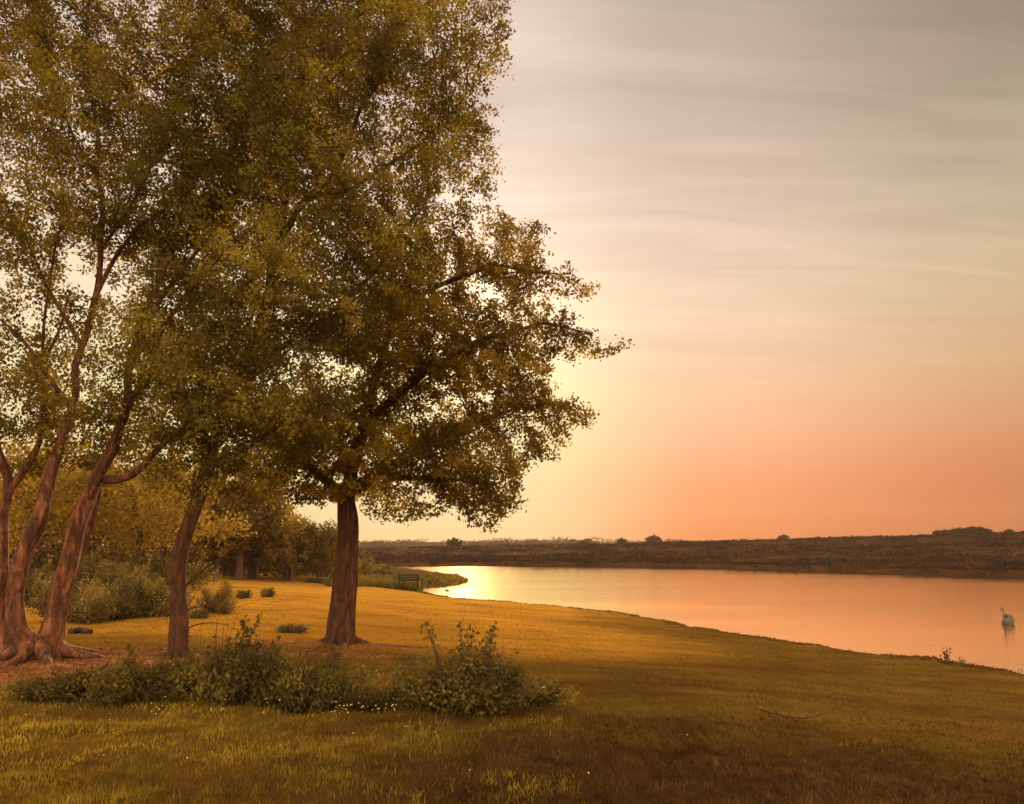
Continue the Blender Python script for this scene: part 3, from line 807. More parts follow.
for px, py, sc, lab in ((244, 598, (.8, .8, .75), 'small low bush on the sunny lawn, left of a similar one'), (266, 597, (.8, .8, .85), 'small round bush on the sunny lawn, left of the oak trunk'),
                        (318, 583, (2.0, 1.2, .95), 'spreading low bush at the far lawn edge beside the oak trunk'), (338, 581, (1.6, 1.2, 1.1), 'low bush partly hidden behind the oak trunk'),
                        (288, 632, (1.0, .7, .38), 'low leafy mound on the lawn between both trunks'), (196, 618, (.7, .6, .5), 'tiny low bush beside the slim trunk'),
                        (378, 580, (1.8, 1.2, 1.0), 'low bush at the lawn edge just right of the oak trunk')):
    place(gC, lab, ground(px, py), rng.uniform(0, 6), sc, GL)

# foreground brambles
bA = bush('bramble_bush', 41, 1.5, .9, .48, .042, M['bramble'], 90, 75, sig=.07, lw=.65, ragged=.5)
bB = bush('bramble_bush', 42, 1.3, .9, .55, .045, M['bramble'], 85, 75, sig=.075, lw=.65, sprigs=3, ragged=.5, tall=1.25)
GB = 'bramble bushes in a line across the foreground'
B = [(66, 700, bA, (.8, .8, .6), 'low bramble at the left end of the bramble line, nearest the leaning stems'),
     (118, 703, bB, (.95, .9, .72), 'bramble bush second from the left end of the line'),
     (175, 700, bA, (1.0, 1.0, .9), 'dense bramble right below the slim trunk'),
     (232, 702, bB, (1.1, 1.0, 1.0), 'tallest bramble of the line, with pale twigs above it'),
     (290, 707, bA, (1.0, .9, .95), 'bramble in the middle of the line in front of the oak trunk side'),
     (325, 708, bB, (.9, .8, .72), 'low bramble at the right end of the line, below the oak trunk'),
     (374, 708, bA, (.55, .6, .42), 'smallest dark bramble, in the gap before the tall sprigged bush'),
     (528, 703, bA, (.85, .6, .5), 'low trailing bramble with ragged right end beside the sprigged bush')]
for px, py, pr, sc, lab in B:
    place(pr, lab, ground(px, py), rng.uniform(-.3, .3), (sc[0], sc[1], sc[2] * 1.35), GB)
sb = bush('sprigged_bush', 47, 1.25, 1.0, .58, .036, M['bramble'], 110, 100, sprigs=7, sig=.07, lw=.6, ragged=.5, tall=1.32)
place(sb, 'dark bush with tall leafy sprigs standing up from it, in the centre foreground', ground(466, 708), .3, (1.35, 1.15, 1.2))
# dead twigs over the brambles
def twig_bundle(name, label, base, seed, n, H, W, cat='twigs', mat=None, lean=(0, 0)):
    r = np.random.default_rng(seed); tb = Tubes()
    for k in range(n):
        d = np.array([r.uniform(-W, W) + lean[0], r.uniform(-W * .5, W * .5), r.uniform(.5, 1) * H])
        t = np.linspace(0, 1, 7)[:, None]
        pts = t * d + np.sin(t * 3) * r.normal(size=3) * .06
        tb.add(pts, np.linspace(.006, .002, 7), 4)
        for q in range(3):
            i = r.integers(2, 6); e = pts[i] + r.normal(size=3) * .1 * H + np.array([0, 0, .12 * H])
            tb.add(np.array([pts[i], (pts[i] + e) / 2 + r.normal(size=3) * .01, e]), [.003, .002, .001], 3)
    o = link(name, tb.mesh(name), mat or M['twig']); o.location = tuple(float(c) for c in base)
    return tag(o, label, cat)
b = ground(215, 690)
twig_bundle('dead_twigs', 'spray of bare dead twigs sticking out above the brambles by the slim trunk', b, 3, 16, .95, .7)
b = ground(480, 700)
twig_bundle('dead_twigs', 'bare arching twigs on the right side of the sprigged bush', b, 4, 9, .62, .25, lean=(.25, 0))

# ------------------------------------------------------------------ grass blades (uncountable)
def blades(n, rmin, rmax, amin, amax, hfun, wk, seed, mask, bend=.5):
    r = np.random.default_rng(seed)
    R = np.exp(r.uniform(math.log(rmin), math.log(rmax), n)); A = np.radians(r.uniform(amin, amax, n))
    x = R * np.sin(A); y = R * np.cos(A)
    # tufting
    tx = np.round(x / .16) * .16 + .05 * np.sin(y * 40); ty = np.round(y / .16) * .16 + .05 * np.cos(x * 37)
    pull = (r.random(n) < .35) * .55
    x = x + (tx - x) * pull; y = y + (ty - y) * pull
    keep = mask(x, y, r); x = x[keep]; y = y[keep]; R = R[keep]
    z = height(x, y); h = hfun(x, y) * r.uniform(.45, 1.25, len(x)); w = wk * 1.3 * (R / 6) ** .9 * r.uniform(.7, 1.3, len(x))
    a = r.uniform(0, 2 * PI, len(x)); s = np.stack([np.cos(a), np.sin(a), 0 * a], 1) * w[:, None]
    b = r.uniform(0, 2 * PI, len(x)); l = np.stack([np.cos(b), np.sin(b), 0 * b], 1) * (h * r.uniform(.1, bend, len(x)))[:, None]
    P = np.stack([x, y, z - .01], 1); up = np.array([0, 0, 1.0])
    mid = P + up * (h * .6)[:, None] + l * .4; top = P + up * h[:, None] + l
    V = np.stack([P - s, P + s, mid + s * .7, mid - s * .7, top], 1).reshape(-1, 3)
    k = np.arange(len(x))[:, None] * 5
    Fq = np.concatenate([k + np.array([0, 1, 2, 3]), k + np.array([3, 2, 4, 4])], 0)
    # triangles for everything so no degenerate quads
    T = np.concatenate([k + np.array([0, 1, 2]), k + np.array([0, 2, 3]), k + np.array([3, 2, 4])], 0)
    var = np.repeat(np.clip(.5 * r.random(len(x)) + .5 * n2(x, y, .8, 55), 0, 1), 5)
    return V, T, var

def gmask(x, y, r):
    sd = lake_sd(x, y); d = dirt_amount(x, y)
    return (sd > .15) & (r.random(len(x)) > d * .8) & ~((y > 45) & (x > -14) & (sd < 8))
def hnear(x, y):
    rough = 1 - sstep(7.5, 11.0, y + .1 * x)
    return (.026 + .022 * rough) * (.45 + 1.2 * n2(x, y, .7, 61))
def blade_mat():
    m, nt, out = new_mat('grass_blades'); L = nt.links.new
    geo = nd(nt, 'ShaderNodeNewGeometry'); pos = geo.outputs['Position']
    def attr(n): return nd(nt, 'ShaderNodeAttribute', attribute_name=n).outputs['Fac']
    def noise(scale, detail=4.0):
        n = nd(nt, 'ShaderNodeTexNoise', inp={'Scale': scale, 'Detail': detail, 'Roughness': .6}); L(pos, n.inputs['Vector']); return n.outputs['Fac']
    f = math_(nt, 'MULTIPLY_ADD', attr('var'), .5, math_(nt, 'MULTIPLY_ADD', noise(.9), 1.3, math_(nt, 'MULTIPLY_ADD', noise(5.0), 1.5, -1.2)), clamp=True)
    lit_green = ramp(nt, [(0, (.09, .045, .012, 1)), (.35, (.22, .165, .022, 1)), (.65, (.36, .30, .036, 1)), (1, (.50, .42, .06, 1))], f)  # light greens with the lit look painted in
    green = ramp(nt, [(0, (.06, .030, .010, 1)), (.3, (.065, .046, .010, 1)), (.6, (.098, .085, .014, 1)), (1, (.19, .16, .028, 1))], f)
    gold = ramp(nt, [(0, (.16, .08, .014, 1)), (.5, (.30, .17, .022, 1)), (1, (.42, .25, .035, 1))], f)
    dark_grass = ramp(nt, [(0, (.014, .008, .005, 1)), (.4, (.038, .022, .010, 1)), (1, (.16, .10, .032, 1))], f)  # darkest grass tone, for the near right
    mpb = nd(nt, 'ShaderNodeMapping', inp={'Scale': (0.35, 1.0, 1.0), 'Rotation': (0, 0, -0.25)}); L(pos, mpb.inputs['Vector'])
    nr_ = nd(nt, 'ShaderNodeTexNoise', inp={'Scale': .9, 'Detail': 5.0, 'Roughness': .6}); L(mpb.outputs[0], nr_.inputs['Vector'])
    c = mixc(nt, attr('lawn'), green.outputs[0], gold.outputs[0]); c = mixc(nt, attr('lit_green'), c, lit_green.outputs[0])
    f3 = math_(nt, 'MULTIPLY_ADD', noise(1.6, 5.0), 5.0, -1.9, clamp=True)
    c = mixc(nt, math_(nt, 'MULTIPLY', math_(nt, 'MULTIPLY_ADD', nr_.outputs['Fac'], 4.0, -2.05, clamp=True), .6), c, (.13, .058, .018, 1)); c = mixc(nt, math_(nt, 'MULTIPLY', attr('dark_grass'), .85), c, dark_grass.outputs[0]); c = mixc(nt, math_(nt, 'MULTIPLY', math_(nt, 'SUBTRACT', 1.0, f3), .45), c, (.030, .017, .008, 1))
    p = nd(nt, 'ShaderNodeBsdfPrincipled', inp={'Roughness': .9, 'Specular IOR Level': .03}); L(c, p.inputs['Base Color'])
    t = nd(nt, 'ShaderNodeBsdfTranslucent'); L(mixc(nt, 1.0, c, (1.3, 1.05, .6, 1), 'MULTIPLY'), t.inputs['Color'])
    mx = nd(nt, 'ShaderNodeMixShader', inp={'Fac': .4}); L(p.outputs[0], mx.inputs[1]); L(t.outputs[0], mx.inputs[2]); L(mx.outputs[0], out.inputs['Surface'])
    return m
M['grass'] = blade_mat()
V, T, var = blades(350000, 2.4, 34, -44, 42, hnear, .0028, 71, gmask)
gme = mesh_from('grass', V, T, var)
b0_ = V[::5]; 
for nm, fn in (('lawn', lawn_amount), ('dark_grass', dark_grass_amount), ('lit_green', lit_green_amount)):
    a = gme.attributes.new(nm, 'FLOAT', 'POINT'); a.data.foreach_set('value', np.repeat(fn(b0_[:, 0], b0_[:, 1]), 5).astype(np.float32))
o = link('grass', gme, M['grass']); tag(o, 'short rough grass covering the meadow', 'grass', kind='stuff')
# dry longer stalks, near
def dmask(x, y, r): return (lake_sd(x, y) > .3) & (r.random(len(x)) < .15 + .85 * (n2(x, y, 1.1, 66) > .56)) & (dirt_amount(x, y) < .3)
M['dry'] = foliage_mat('dry_stalks', (.09, .05, .02, 1), (.15, .09, .035, 1), (.24, .16, .06, 1), .35, nscale=1.5)
V, T, var = blades(12000, 4, 13, -42, 40, lambda x, y: .045 + .07 * n2(x, y, .5, 63), .0010, 72, dmask, .9)
o = link('dry_grass', mesh_from('dry_grass', V, T, var), M['dry']); tag(o, 'thin dry grass stalks among the foreground grass', 'grass', kind='stuff')

def wmask(x, y, r): return (x < .5) & (r.random(len(x)) < .06 + .94 * (n2(x, y, .45, 68) > .6)) & (dirt_amount(x, y) < .3)
M['weed'] = foliage_mat('weed_leaves', (.12, .09, .02, 1), (.24, .20, .03, 1), (.38, .32, .05, 1), .45, nscale=1.5)
V, T, var = blades(26000, 5, 11, -42, 6, lambda x, y: .035 + .05 * n2(x, y, .5, 64), .0024, 73, wmask, .9)
o = link('meadow_weeds', mesh_from('meadow_weeds', V, T, var), M['weed']); tag(o, 'pale green weedy tufts in the left foreground grass', 'weeds', kind='stuff')
def smask(x, y, r):
    sd = lake_sd(x, y); return (sd > .0) & (sd < .7) & (r.random(len(x)) < .1 + .9 * (n2(x, y, .6, 69) > .5)) & (y < 50)
V, T, var = blades(400000, 9, 50, -10, 42, lambda x, y: .015 + .065 * n2(x, y, .5, 65), .003, 74, smask, .9)
sme = mesh_from('shore_tufts', V, T, var)
o = link('shore_tufts', sme, M['grass']); tag(o, 'ragged grass tufts along the lip of the bank', 'grass', kind='stuff')
def litter():
    r = np.random.default_rng(17); n = 9000
    k = r.random(n) < .6
    x = np.where(k, r.uniform(-9.5, -3.5, n), r.uniform(-6, 0, n)); y = np.where(k, r.uniform(10.5, 13.8, n), r.uniform(13.0, 15.5, n))
    m_ = r.random(n) < dirt_amount(x, y) * .9 + .04; x = x[m_]; y = y[m_]
    C = np.stack([x, y, height(x, y) + .012], 1)
    V, Fq = leaf_quads(C, .055, .035, r, 0); V[:, 2] = np.repeat(C[:, 2], 4) + (V[:, 2] - np.repeat(C[:, 2], 4)) * .3
    o = link('leaf_litter', mesh_from('leaf_litter', V, Fq, np.repeat(r.random(len(x)), 4)), foliage_mat('dead_leaves', (.05, .022, .010, 1), (.11, .045, .018, 1), (.22, .11, .04, 1), .1, nscale=3, rough=1.0))
    tag(o, 'fallen brown leaves on the bare earth under the trees', 'leaf litter', kind='stuff')
litter()
# wild flowers
def flowers():
    r = np.random.default_rng(12); V = []; Fc = []; n = 0; tb = Tubes()
    spots = []
    for _ in range(50):
        spots.append((r.uniform(330, 400), r.uniform(706, 718)))
    for _ in range(35): spots.append((r.uniform(150, 300), r.uniform(700, 724)))
    for _ in range(14): spots.append((r.uniform(20, 700), r.uniform(712, 775)))
    G0 = [onplane(px, py, -.02) for px, py in spots]; zz_ = height(np.array([q[0] for q in G0]), np.array([q[1] for q in G0]))
    for g0, z_ in zip(G0, zz_):
        g0 = np.array([g0[0], g0[1], z_]); h = r.uniform(.05, .14); c = g0 + np.array([0, 0, h])
        m_ = 7; rad = r.uniform(.005, .011)
        ring = [c + np.array([math.cos(a) * rad, math.sin(a) * rad, .004]) for a in np.linspace(0, 2 * PI, m_, endpoint=False)]
        V += [c + np.array([0, 0, .009]), c - np.array([0, 0, .006])] + ring
        for i in range(m_):
            Fc.append([n, n + 2 + i, n + 2 + (i + 1) % m_]); Fc.append([n + 1, n + 2 + (i + 1) % m_, n + 2 + i])
        n += m_ + 2
    o = link('wildflowers', mesh_from('wildflowers', np.array(V), np.array(Fc)), M['flower'])
    tag(o, 'scattered tiny pale yellow flowers in front of the brambles', 'wildflowers', kind='stuff')
flowers()

# reeds on the spit
def reeds():
    def m_(x, y, r): 
        sd = lake_sd(x, y)
        return (sd > -.3) & (sd < 5) & (x > -13.5) & (x < -2) & (y > 48) & (y < 92)
    r = np.random.default_rng(5); n = 60000
    x = r.uniform(-13.5, -2.0, n); y = r.uniform(47, 92, n); k = m_(x, y, r); x = x[k]; y = y[k]
    z = np.maximum(height(x, y), WATER - .1); h = r.uniform(.2, .55, len(x)) * (.3 + 1.2 * n2(x, y, 2.0, 8))
    w = r.uniform(.02, .05, len(x)); a = r.uniform(0, PI, len(x)); s = np.stack([np.cos(a), np.sin(a), 0 * a], 1) * w[:, None]
    P = np.stack([x, y, z], 1); l = r.normal(size=(len(x), 3)) * .12; l[:, 2] = 0
    V = np.stack([P - s, P + s, P + np.array([0, 0, 1.0]) * (h * .6)[:, None] + s * .8 + l * .3, P + np.array([0, 0, 1.0]) * h[:, None] + l], 1).reshape(-1, 3)
    k = np.arange(len(x))[:, None] * 4
    T = np.concatenate([k + np.array([0, 1, 2]), k + np.array([0, 2, 3])], 0)
    o = link('reeds', mesh_from('reeds', V, T, np.repeat(r.random(len(x)), 4)), M['reed'])
    tag(o, 'green reeds growing on the low spit of land behind the bench', 'reeds', kind='stuff')
    print('reeds', len(x))
reeds()

# heather and scrub on the far bank
def heath():
    r = np.random.default_rng(15)
    n = 9000
    yy = 60 * np.exp(r.uniform(0, math.log(330 / 60), n)); u = r.uniform(-.2, .95, n); x = u * yy
    sd = lake_sd(x, yy); k = (sd > .4) & (n2(x, yy, 14, 81) > .36); x = x[k]; yy = yy[k]
    z = height(x, yy)
    per = 34; s = yy / 110
    base = np.repeat(np.stack([x, yy, z], 1), per, 0)
    rx = np.repeat(r.uniform(.5, 1.5, len(x)) * s ** .6, per); rz = np.repeat(r.uniform(.2, .65, len(x)) * s ** .4, per)
    v = unit(r.normal(size=(len(base), 3))); v[:, 2] = abs(v[:, 2])
    C = base + v * np.stack([rx, rx, rz], 1) * (r.random(len(base)) ** .4)[:, None]
    ls = .22 * np.repeat(s, per)
    V, Fq = leaf_quads(C, ls, ls * .7, r, 0)
    var = np.repeat(np.repeat(r.random(len(x)), per) * .7 + r.random(len(base)) * .3, 4)
    o = link('heath_scrub', mesh_from('heath_scrub', V, Fq, var), M['heath'])
    tag(o, 'brown heather and scrub covering the far bank', 'scrub', kind='stuff')
heath()

# distant woods: mounded leafy masses
def far_mass(name, label, pts, leaf, n_per, mat, seed):
    r = np.random.default_rng(seed); Cs = []; S = []; var = []
    zs = height(np.array([p[0] for p in pts]), np.array([p[1] for p in pts]))
    for (x, y, rad, h), z in zip(pts, zs):
        v = unit(r.normal(size=(n_per, 3))); v[:, 2] = abs(v[:, 2])
        Cs.append(np.array([x, y, z]) + v * np.array([rad, rad, h]) * (r.random(n_per) ** .3)[:, None]); S.append(np.full(n_per, leaf)); var.append(np.full(n_per, r.random() * .6) + r.random(n_per) * .4)
    C = np.concatenate(Cs); S = np.concatenate(S)
    V, Fq = leaf_quads(C, S, S * .8, r, 0)
    o = link(name, mesh_from(name, V, Fq, np.repeat(np.concatenate(var), 4)), mat)
    tag(o, label, 'wood', kind='stuff'); return o
far_mass('wood_interior', 'dense brown undergrowth filling the wood behind the woodland trees', WOODMASS, .28, 420, M['leaf_wood'], 30)
r = np.random.default_rng(19)
pts = []
for k in range(330):
    u = r.uniform(-.35, .5); y = r.uniform(430, 640)
    if u < 0.1 or r.random() < .5 : pts.append((u * y, y, r.uniform(7, 14), r.uniform(3, 5.5) * (1.0 if u < .15 else .75)))
far_mass('far_wood', 'far off line of trees along the horizon beyond the heath', pts, .9, 260, M['farwood'], 20)
pts = []
for k in range(90):
    u = r.uniform(-.19, .1); y = r.uniform(150, 260); pts.append((u * y, y, r.uniform(2, 5), r.uniform(.3, .9)))
far_mass('far_thicket', 'dark low thicket along the top of the far left bank', pts, .3, 200, M['farwood'], 22)
# trees one can tell apart on the far bank
fb = small_tree('round_tree', 27, 4.0, 5.0, .15, .42, M['farwood'], M['bark_dark'], 14, 2.5, low=.1)
FT = [(455, 200, .8, 'round tree standing above the left end of the far bank'), (583, 230, .55, 'small round tree on the skyline near the middle of the far bank'),
      (620, 235, .6, 'small skyline tree right of the middle of the far bank'), (652, 240, .8, 'flat topped tree above the far bank, left of the open heath'),
      (780, 215, .55, 'low round tree on the skyline above the right part of the heath')]
for px, Y, s, lab in FT:
    x = (px - 512) / F * Y * 1.0 / 1.0; place(fb, lab, (x, Y, hz(x, Y) - .3), rng.uniform(0, 6), (s * 1.1, s * 1.1, s), 'skyline trees on the far bank')
cop = ['leftmost', 'second', 'third', 'fourth', 'fifth', 'sixth', 'seventh', 'eighth', 'rightmost']
for k, px in enumerate((932, 939, 947, 954, 961, 967, 974, 981, 1003)):
    Y = 175 + (k * 7) % 13; x = (px - 512) / F * Y
    s = (.38, .42, .45, .5, .48, .55, .5, .42, .35)[k]
    lab = ('%s tree of the skyline copse at the right' % cop[k]) if k < 8 else 'lone low tree on the skyline near the right frame edge'
    place(fb, lab, (x, Y, hz(x, Y) - .2), k * 1.7, (s * 1.1, s * 1.1, s), 'trees of the skyline copse at right')

# ------------------------------------------------------------------ small shore plants and fallen twigs
def plant(name, label, base, H, seed, n=4, leaf=.05):
    r = np.random.default_rng(seed); tb = Tubes(); C = []
    for k in range(n):
        d = np.array([r.uniform(-.35, .35) * H, r.uniform(-.2, .2) * H, H * r.uniform(.55, 1)]); t = np.linspace(0, 1, 7)[:, None]
        pts = t * d + t * t * r.normal(size=3) * .08 * H; pts[:, 2] -= .02
        tb.add(pts, np.linspace(.008, .002, 7), 4)
        tt = r.uniform(.35, 1, 14); c = np.stack([np.interp(tt, t[:, 0], pts[:, j]) for j in range(3)], 1) + r.normal(size=(14, 3)) * .035
        C.append(c)
    V, Fq = leaf_quads(np.concatenate(C), leaf, leaf * .6, r, -.3)
    root = thing(name, label, 'plant', base)
    link('stems', tb.mesh('stems'), M['twig'], root); link('leaves', mesh_from('leaves', V, Fq, np.repeat(r.random(len(Fq)), 4)), M['bramble'], root)
    return root
plant('sapling', 'small leafy sapling on the lip of the bank against the water', ground(948, 664), .42, 3, 5)
plant('weed', 'tiny weed on the bank just right of the sapling', ground(962, 666), .16, 4, 4, .035)
def stick(name, label, pts, rads, cat='stick', branches=()):
    tb = Tubes(); pts = np.array(pts); t = np.linspace(0, len(pts) - 1, 14)
    q = np.stack([np.interp(t, range(len(pts)), pts[:, k]) for k in range(3)], 1)
    for _ in range(2): q[1:-1] = .25 * q[:-2] + .5 * q[1:-1] + .25 * q[2:]
    R_ = np.linspace(rads[0], rads[1], 14); q = np.vstack([q[:1], q, q[-1:]]); q[0] -= (q[2] - q[1]) * .02; q[-1] += (q[-2] - q[-3]) * .02
    tb.add(q, np.concatenate([[.001], R_, [.001]]), 8, lump=.2)
    for i, d in branches: tb.add(np.array([q[i], q[i] + np.array(d) * .5 + np.array([0, 0, .02]), q[i] + np.array(d)]), [rads[1], rads[1] * .7, rads[1] * .4], 4)
    c = q.mean(0); o = link(name, tb.mesh(name), M['bark_dark']); o.data.transform(__import__('mathutils').Matrix.Translation(Vector([float(-a) for a in c]))); o.location = tuple(float(a) for a in c)
    return tag(o, label, cat)
def gz(px, py, dz): p = ground(px, py); p[2] += dz; return p
stick('fallen_twig', 'long curved dark twig lying on the right hand grass', [gz(760, 713, .05), gz(782, 719, .03), gz(808, 722, .03), gz(838, 716, .09)], (.012, .007), branches=((9, (.15, .05, .08)), (5, (-.1, .1, .05))))
stick('curved_stem', 'thin curved bare stem at the water edge by the right frame side', [gz(1019, 672, -.02), gz(1018, 672, .12), gz(1021, 672, .2), gz(1026, 672, .24)], (.008, .004), 'stem')
stick('fallen_log', 'short dark log lying on the grass right of the leaning stems', [gz(70, 634, .04), gz(80, 633, .07), gz(90, 634, .04)], (.07, .06), 'log')

# ------------------------------------------------------------------ bench
def box(V, Fc, c, s, rot=None):
    n = len(V); c = np.array(c); s = np.array(s) / 2
    for k in ((-1, -1, -1), (1, -1, -1), (1, 1, -1), (-1, 1, -1), (-1, -1, 1), (1, -1, 1), (1, 1, 1), (-1, 1, 1)):
        p = np.array(k) * s
        if rot: p = np.array([p[0], p[1] * math.cos(rot) - p[2] * math.sin(rot), p[1] * math.sin(rot) + p[2] * math.cos(rot)])
        V.append(c + p)
    for f in ((0, 3, 2, 1), (4, 5, 6, 7), (0, 1, 5, 4), (1, 2, 6, 5), (2, 3, 7, 6), (3, 0, 4, 7)): Fc.append([n + i for i in f])
def boxobj(name, boxes, mat, parent, bev=.008):
    V = []; Fc = []
    for b_ in boxes: box(V, Fc, *b_)
    o = link(name, mesh_from(name, np.array(V), np.array(Fc)), mat, parent)
    md = o.modifiers.new('bev', 'BEVEL'); md.width = bev; md.segments = 2
    return o
bb = ground(411, 590.5); bb[2] = hz(bb[0], bb[1])
bench = thing('park_bench', 'dark wooden bench by the water where the reed spit begins', 'bench', bb, math.radians(38))
boxobj('seat', [((0, -.2 + k * .105, .45), (1.45, .09, .035)) for k in range(4)], M['bench'], bench)
boxobj('backrest', [((0, .27 + k * .03, .62 + k * .14), (1.45, .03, .11), -.18) for k in range(3)], M['bench'], bench)
for sx in (-1, 1):
    boxobj('leg', [((sx * .62, -.19, .215), (.07, .07, .43))], M['bench'], bench)
    boxobj('leg', [((sx * .62, .30, .48), (.07, .06, .96), -.12)], M['bench'], bench)
    boxobj('armrest', [((sx * .62, .03, .66), (.08, .5, .035)), ((sx * .62, -.19, .54), (.05, .05, .205))], M['bench'], bench)

# ------------------------------------------------------------------ swan
def sweep(sections, sides=20):
    """closed body from cross sections (centre, ry, rz)"""
    V = []; Fc = []
    th = np.linspace(0, 2 * PI, sides, endpoint=False)
    for c, a, b_, ax in sections:
        c = np.array(c, float); ax = unit(np.array(ax, float)); side = np.array([0, 1.0, 0]); up = np.cross(ax, side); up = -up if up[2] < 0 or (abs(up[2]) < 1e-6 and up[0] > 0) else up
        for t in th: V.append(c + side * a * math.cos(t) + up * b_ * math.sin(t))
    n = len(sections)
    for i in range(n - 1):
        for j in range(sides):
            k = (j + 1) % sides; Fc.append([i * sides + j, i * sides + k, (i + 1) * sides + k, (i + 1) * sides + j])
    return V, Fc
def build_swan():
    base = onplane(1008, 624, WATER)
    root = thing('swan', 'swan with backlit shade painted grey brown into its feathers, swimming left on the lake', 'swan', base, math.radians(180 + 38), scale=.88)
    # +x is forward
    import bmesh
    def skin(name, V, E, R, parent, mat, sub=2):
        me = bpy.data.meshes.new(name); me.from_pydata([tuple(map(float, v)) for v in V], E, []); me.update()
        o = link(name, me, mat, parent)
        md = o.modifiers.new('skin', 'SKIN')
        for i, rr in enumerate(R): me.skin_vertices[0].data[i].radius = rr if hasattr(rr, '__len__') else (rr, rr)
        me.skin_vertices[0].data[0].use_root = True
        s = o.modifiers.new('sub', 'SUBSURF'); s.levels = sub; s.render_levels = sub
        md.use_smooth_shade = True
        return o
    V = []; Fc = []
    secs = [(-.46, .02, .02, .16), (-.40, .07, .05, .15), (-.30, .14, .10, .12), (-.15, .19, .14, .10), (0, .21, .155, .09), (.14, .20, .15, .09), (.25, .15, .13, .10), (.32, .09, .09, .12), (.36, .03, .04, .13)]
    sides = 18; th = np.linspace(0, 2 * PI, sides, endpoint=False)
    for x, a, b_, z in secs:
        for t in th: V.append((x, a * math.cos(t), z + b_ * math.sin(t)))
    for i in range(len(secs) - 1):
        for j in range(sides):
            k = (j + 1) % sides; Fc.append((i * sides + j, i * sides + k, (i + 1) * sides + k, (i + 1) * sides + j))
    Fc.append(tuple(range(sides))); Fc.append(tuple((len(secs) - 1) * sides + k for k in range(sides)))
    # neck and head continue as part of the same mesh
    neck = [((.26, 0, .13), .075, .07), ((.33, 0, .19), .052, .05), ((.355, 0, .28), .036, .036), ((.33, 0, .38), .03, .03), ((.31, 0, .48), .028, .028), ((.33, 0, .57), .028, .028),
            ((.40, 0, .63), .030, .030), ((.48, 0, .625), .036, .034), ((.535, 0, .59), .037, .035), ((.575, 0, .55), .027, .025), ((.595, 0, .53), .016, .014)]
    o0 = len(V); m_ = 12
    P = np.array([q[0] for q in neck]); T = unit(np.gradient(P, axis=0))
    for (c, a, b_), t_ in zip(neck, T):
        up = np.cross(t_, [0, 1.0, 0])
        for th_ in np.linspace(0, 2 * PI, m_, endpoint=False): V.append(tuple(np.array(c) + np.array([0, 1.0, 0]) * a * math.cos(th_) + up * b_ * math.sin(th_)))
    for i in range(len(neck) - 1):
        for j in range(m_):
            k = (j + 1) % m_; Fc.append((o0 + i * m_ + j, o0 + i * m_ + k, o0 + (i + 1) * m_ + k, o0 + (i + 1) * m_ + j))
    Fc.append(tuple(o0 + (len(neck) - 1) * m_ + k for k in range(m_)))
    me = bpy.data.meshes.new('body'); me.from_pydata([tuple(map(float, v)) for v in V], [], Fc); me.update()
    bm = bmesh.new(); bm.from_mesh(me); bmesh.ops.recalc_face_normals(bm, faces=bm.faces); bm.to_mesh(me); bm.free()
    me.polygons.foreach_set('use_smooth', np.ones(len(me.polygons), bool))
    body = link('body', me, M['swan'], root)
    rm = body.modifiers.new('rm', 'REMESH'); rm.mode = 'VOXEL'; rm.voxel_size = .012; rm.use_smooth_shade = True
    sm = body.modifiers.new('sm', 'SMOOTH'); sm.iterations = 3
    # arched folded wings
    for s in (-1, 1):
        WV = []; WF = []
        ws = [(.24, .02, .03, .16, .10), (.13, .05, .10, .20, .12), (-.02, .06, .145, .24, .12), (-.18, .055, .125, .24, .10), (-.32, .04, .085, .215, .07), (-.45, .02, .045, .20, .04), (-.54, .008, .012, .21, .02)]
        for x, a, b_, z, yo in ws:
            for t in np.linspace(0, 2 * PI, 12, endpoint=False): WV.append((x, s * yo + a * math.cos(t) + -s * .35 * b_ * math.sin(t), z + b_ * math.sin(t)))
        for i in range(len(ws) - 1):
            for j in range(12):
                k = (j + 1) % 12; WF.append((i * 12 + j, i * 12 + k, (i + 1) * 12 + k, (i + 1) * 12 + j))
        WF.append(tuple(range(12))); WF.append(tuple(6 * 12 + k for k in range(12)))
        me = bpy.data.meshes.new('wing'); me.from_pydata(WV, [], WF); me.update()
        me.polygons.foreach_set('use_smooth', np.ones(len(me.polygons), bool))
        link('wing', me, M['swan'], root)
    bv = Tubes(); bv.add(np.array([[.575, 0, .545], [.61, 0, .515], [.635, 0, .488], [.65, 0, .47]]), [.022, .018, .013, .006], 10)
    link('beak', bv.mesh('beak'), M['beak'], root)
    return root
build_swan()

# small dark bird at the waterline
def wader():
    base = onplane(447, 594.5, -.93); base = np.array([base[0], base[1], WATER])
    root = thing('water_bird', 'small dark bird standing upright at the water edge right of the bench', 'bird', base, math.radians(200))
    V = []; Fc = []; secs = [(-.17, .012, .01, .20), (-.10, .045, .04, .21), (0, .07, .065, .23), (.07, .06, .06, .25), (.10, .035, .035, .30), (.115, .024, .024, .35), (.13, .03, .03, .39), (.16, .02, .02, .395), (.19, .006, .006, .385)]
    for x, a, b_, z in secs:
        for t in np.linspace(0, 2 * PI, 12, endpoint=False): V.append((x, a * math.cos(t), z + b_ * math.sin(t)))
    for i in range(len(secs) - 1):
        for j in range(12):
            k = (j + 1) % 12; Fc.append((i * 12 + j, i * 12 + k, (i + 1) * 12 + k, (i + 1) * 12 + j))
    me = mesh_from('body', np.array(V), np.array(Fc), smooth=True); link('body', me, M['birdfeather'], root)
    for s in (-1, 1):
        t_ = Tubes(); t_.add(np.array([[.01, s * .03, .19], [0, s * .03, .1], [.01, s * .03, -.05]]), [.009, .007, .007], 6)
        link('leg', t_.mesh('leg'), M['twig'], root)
wader()

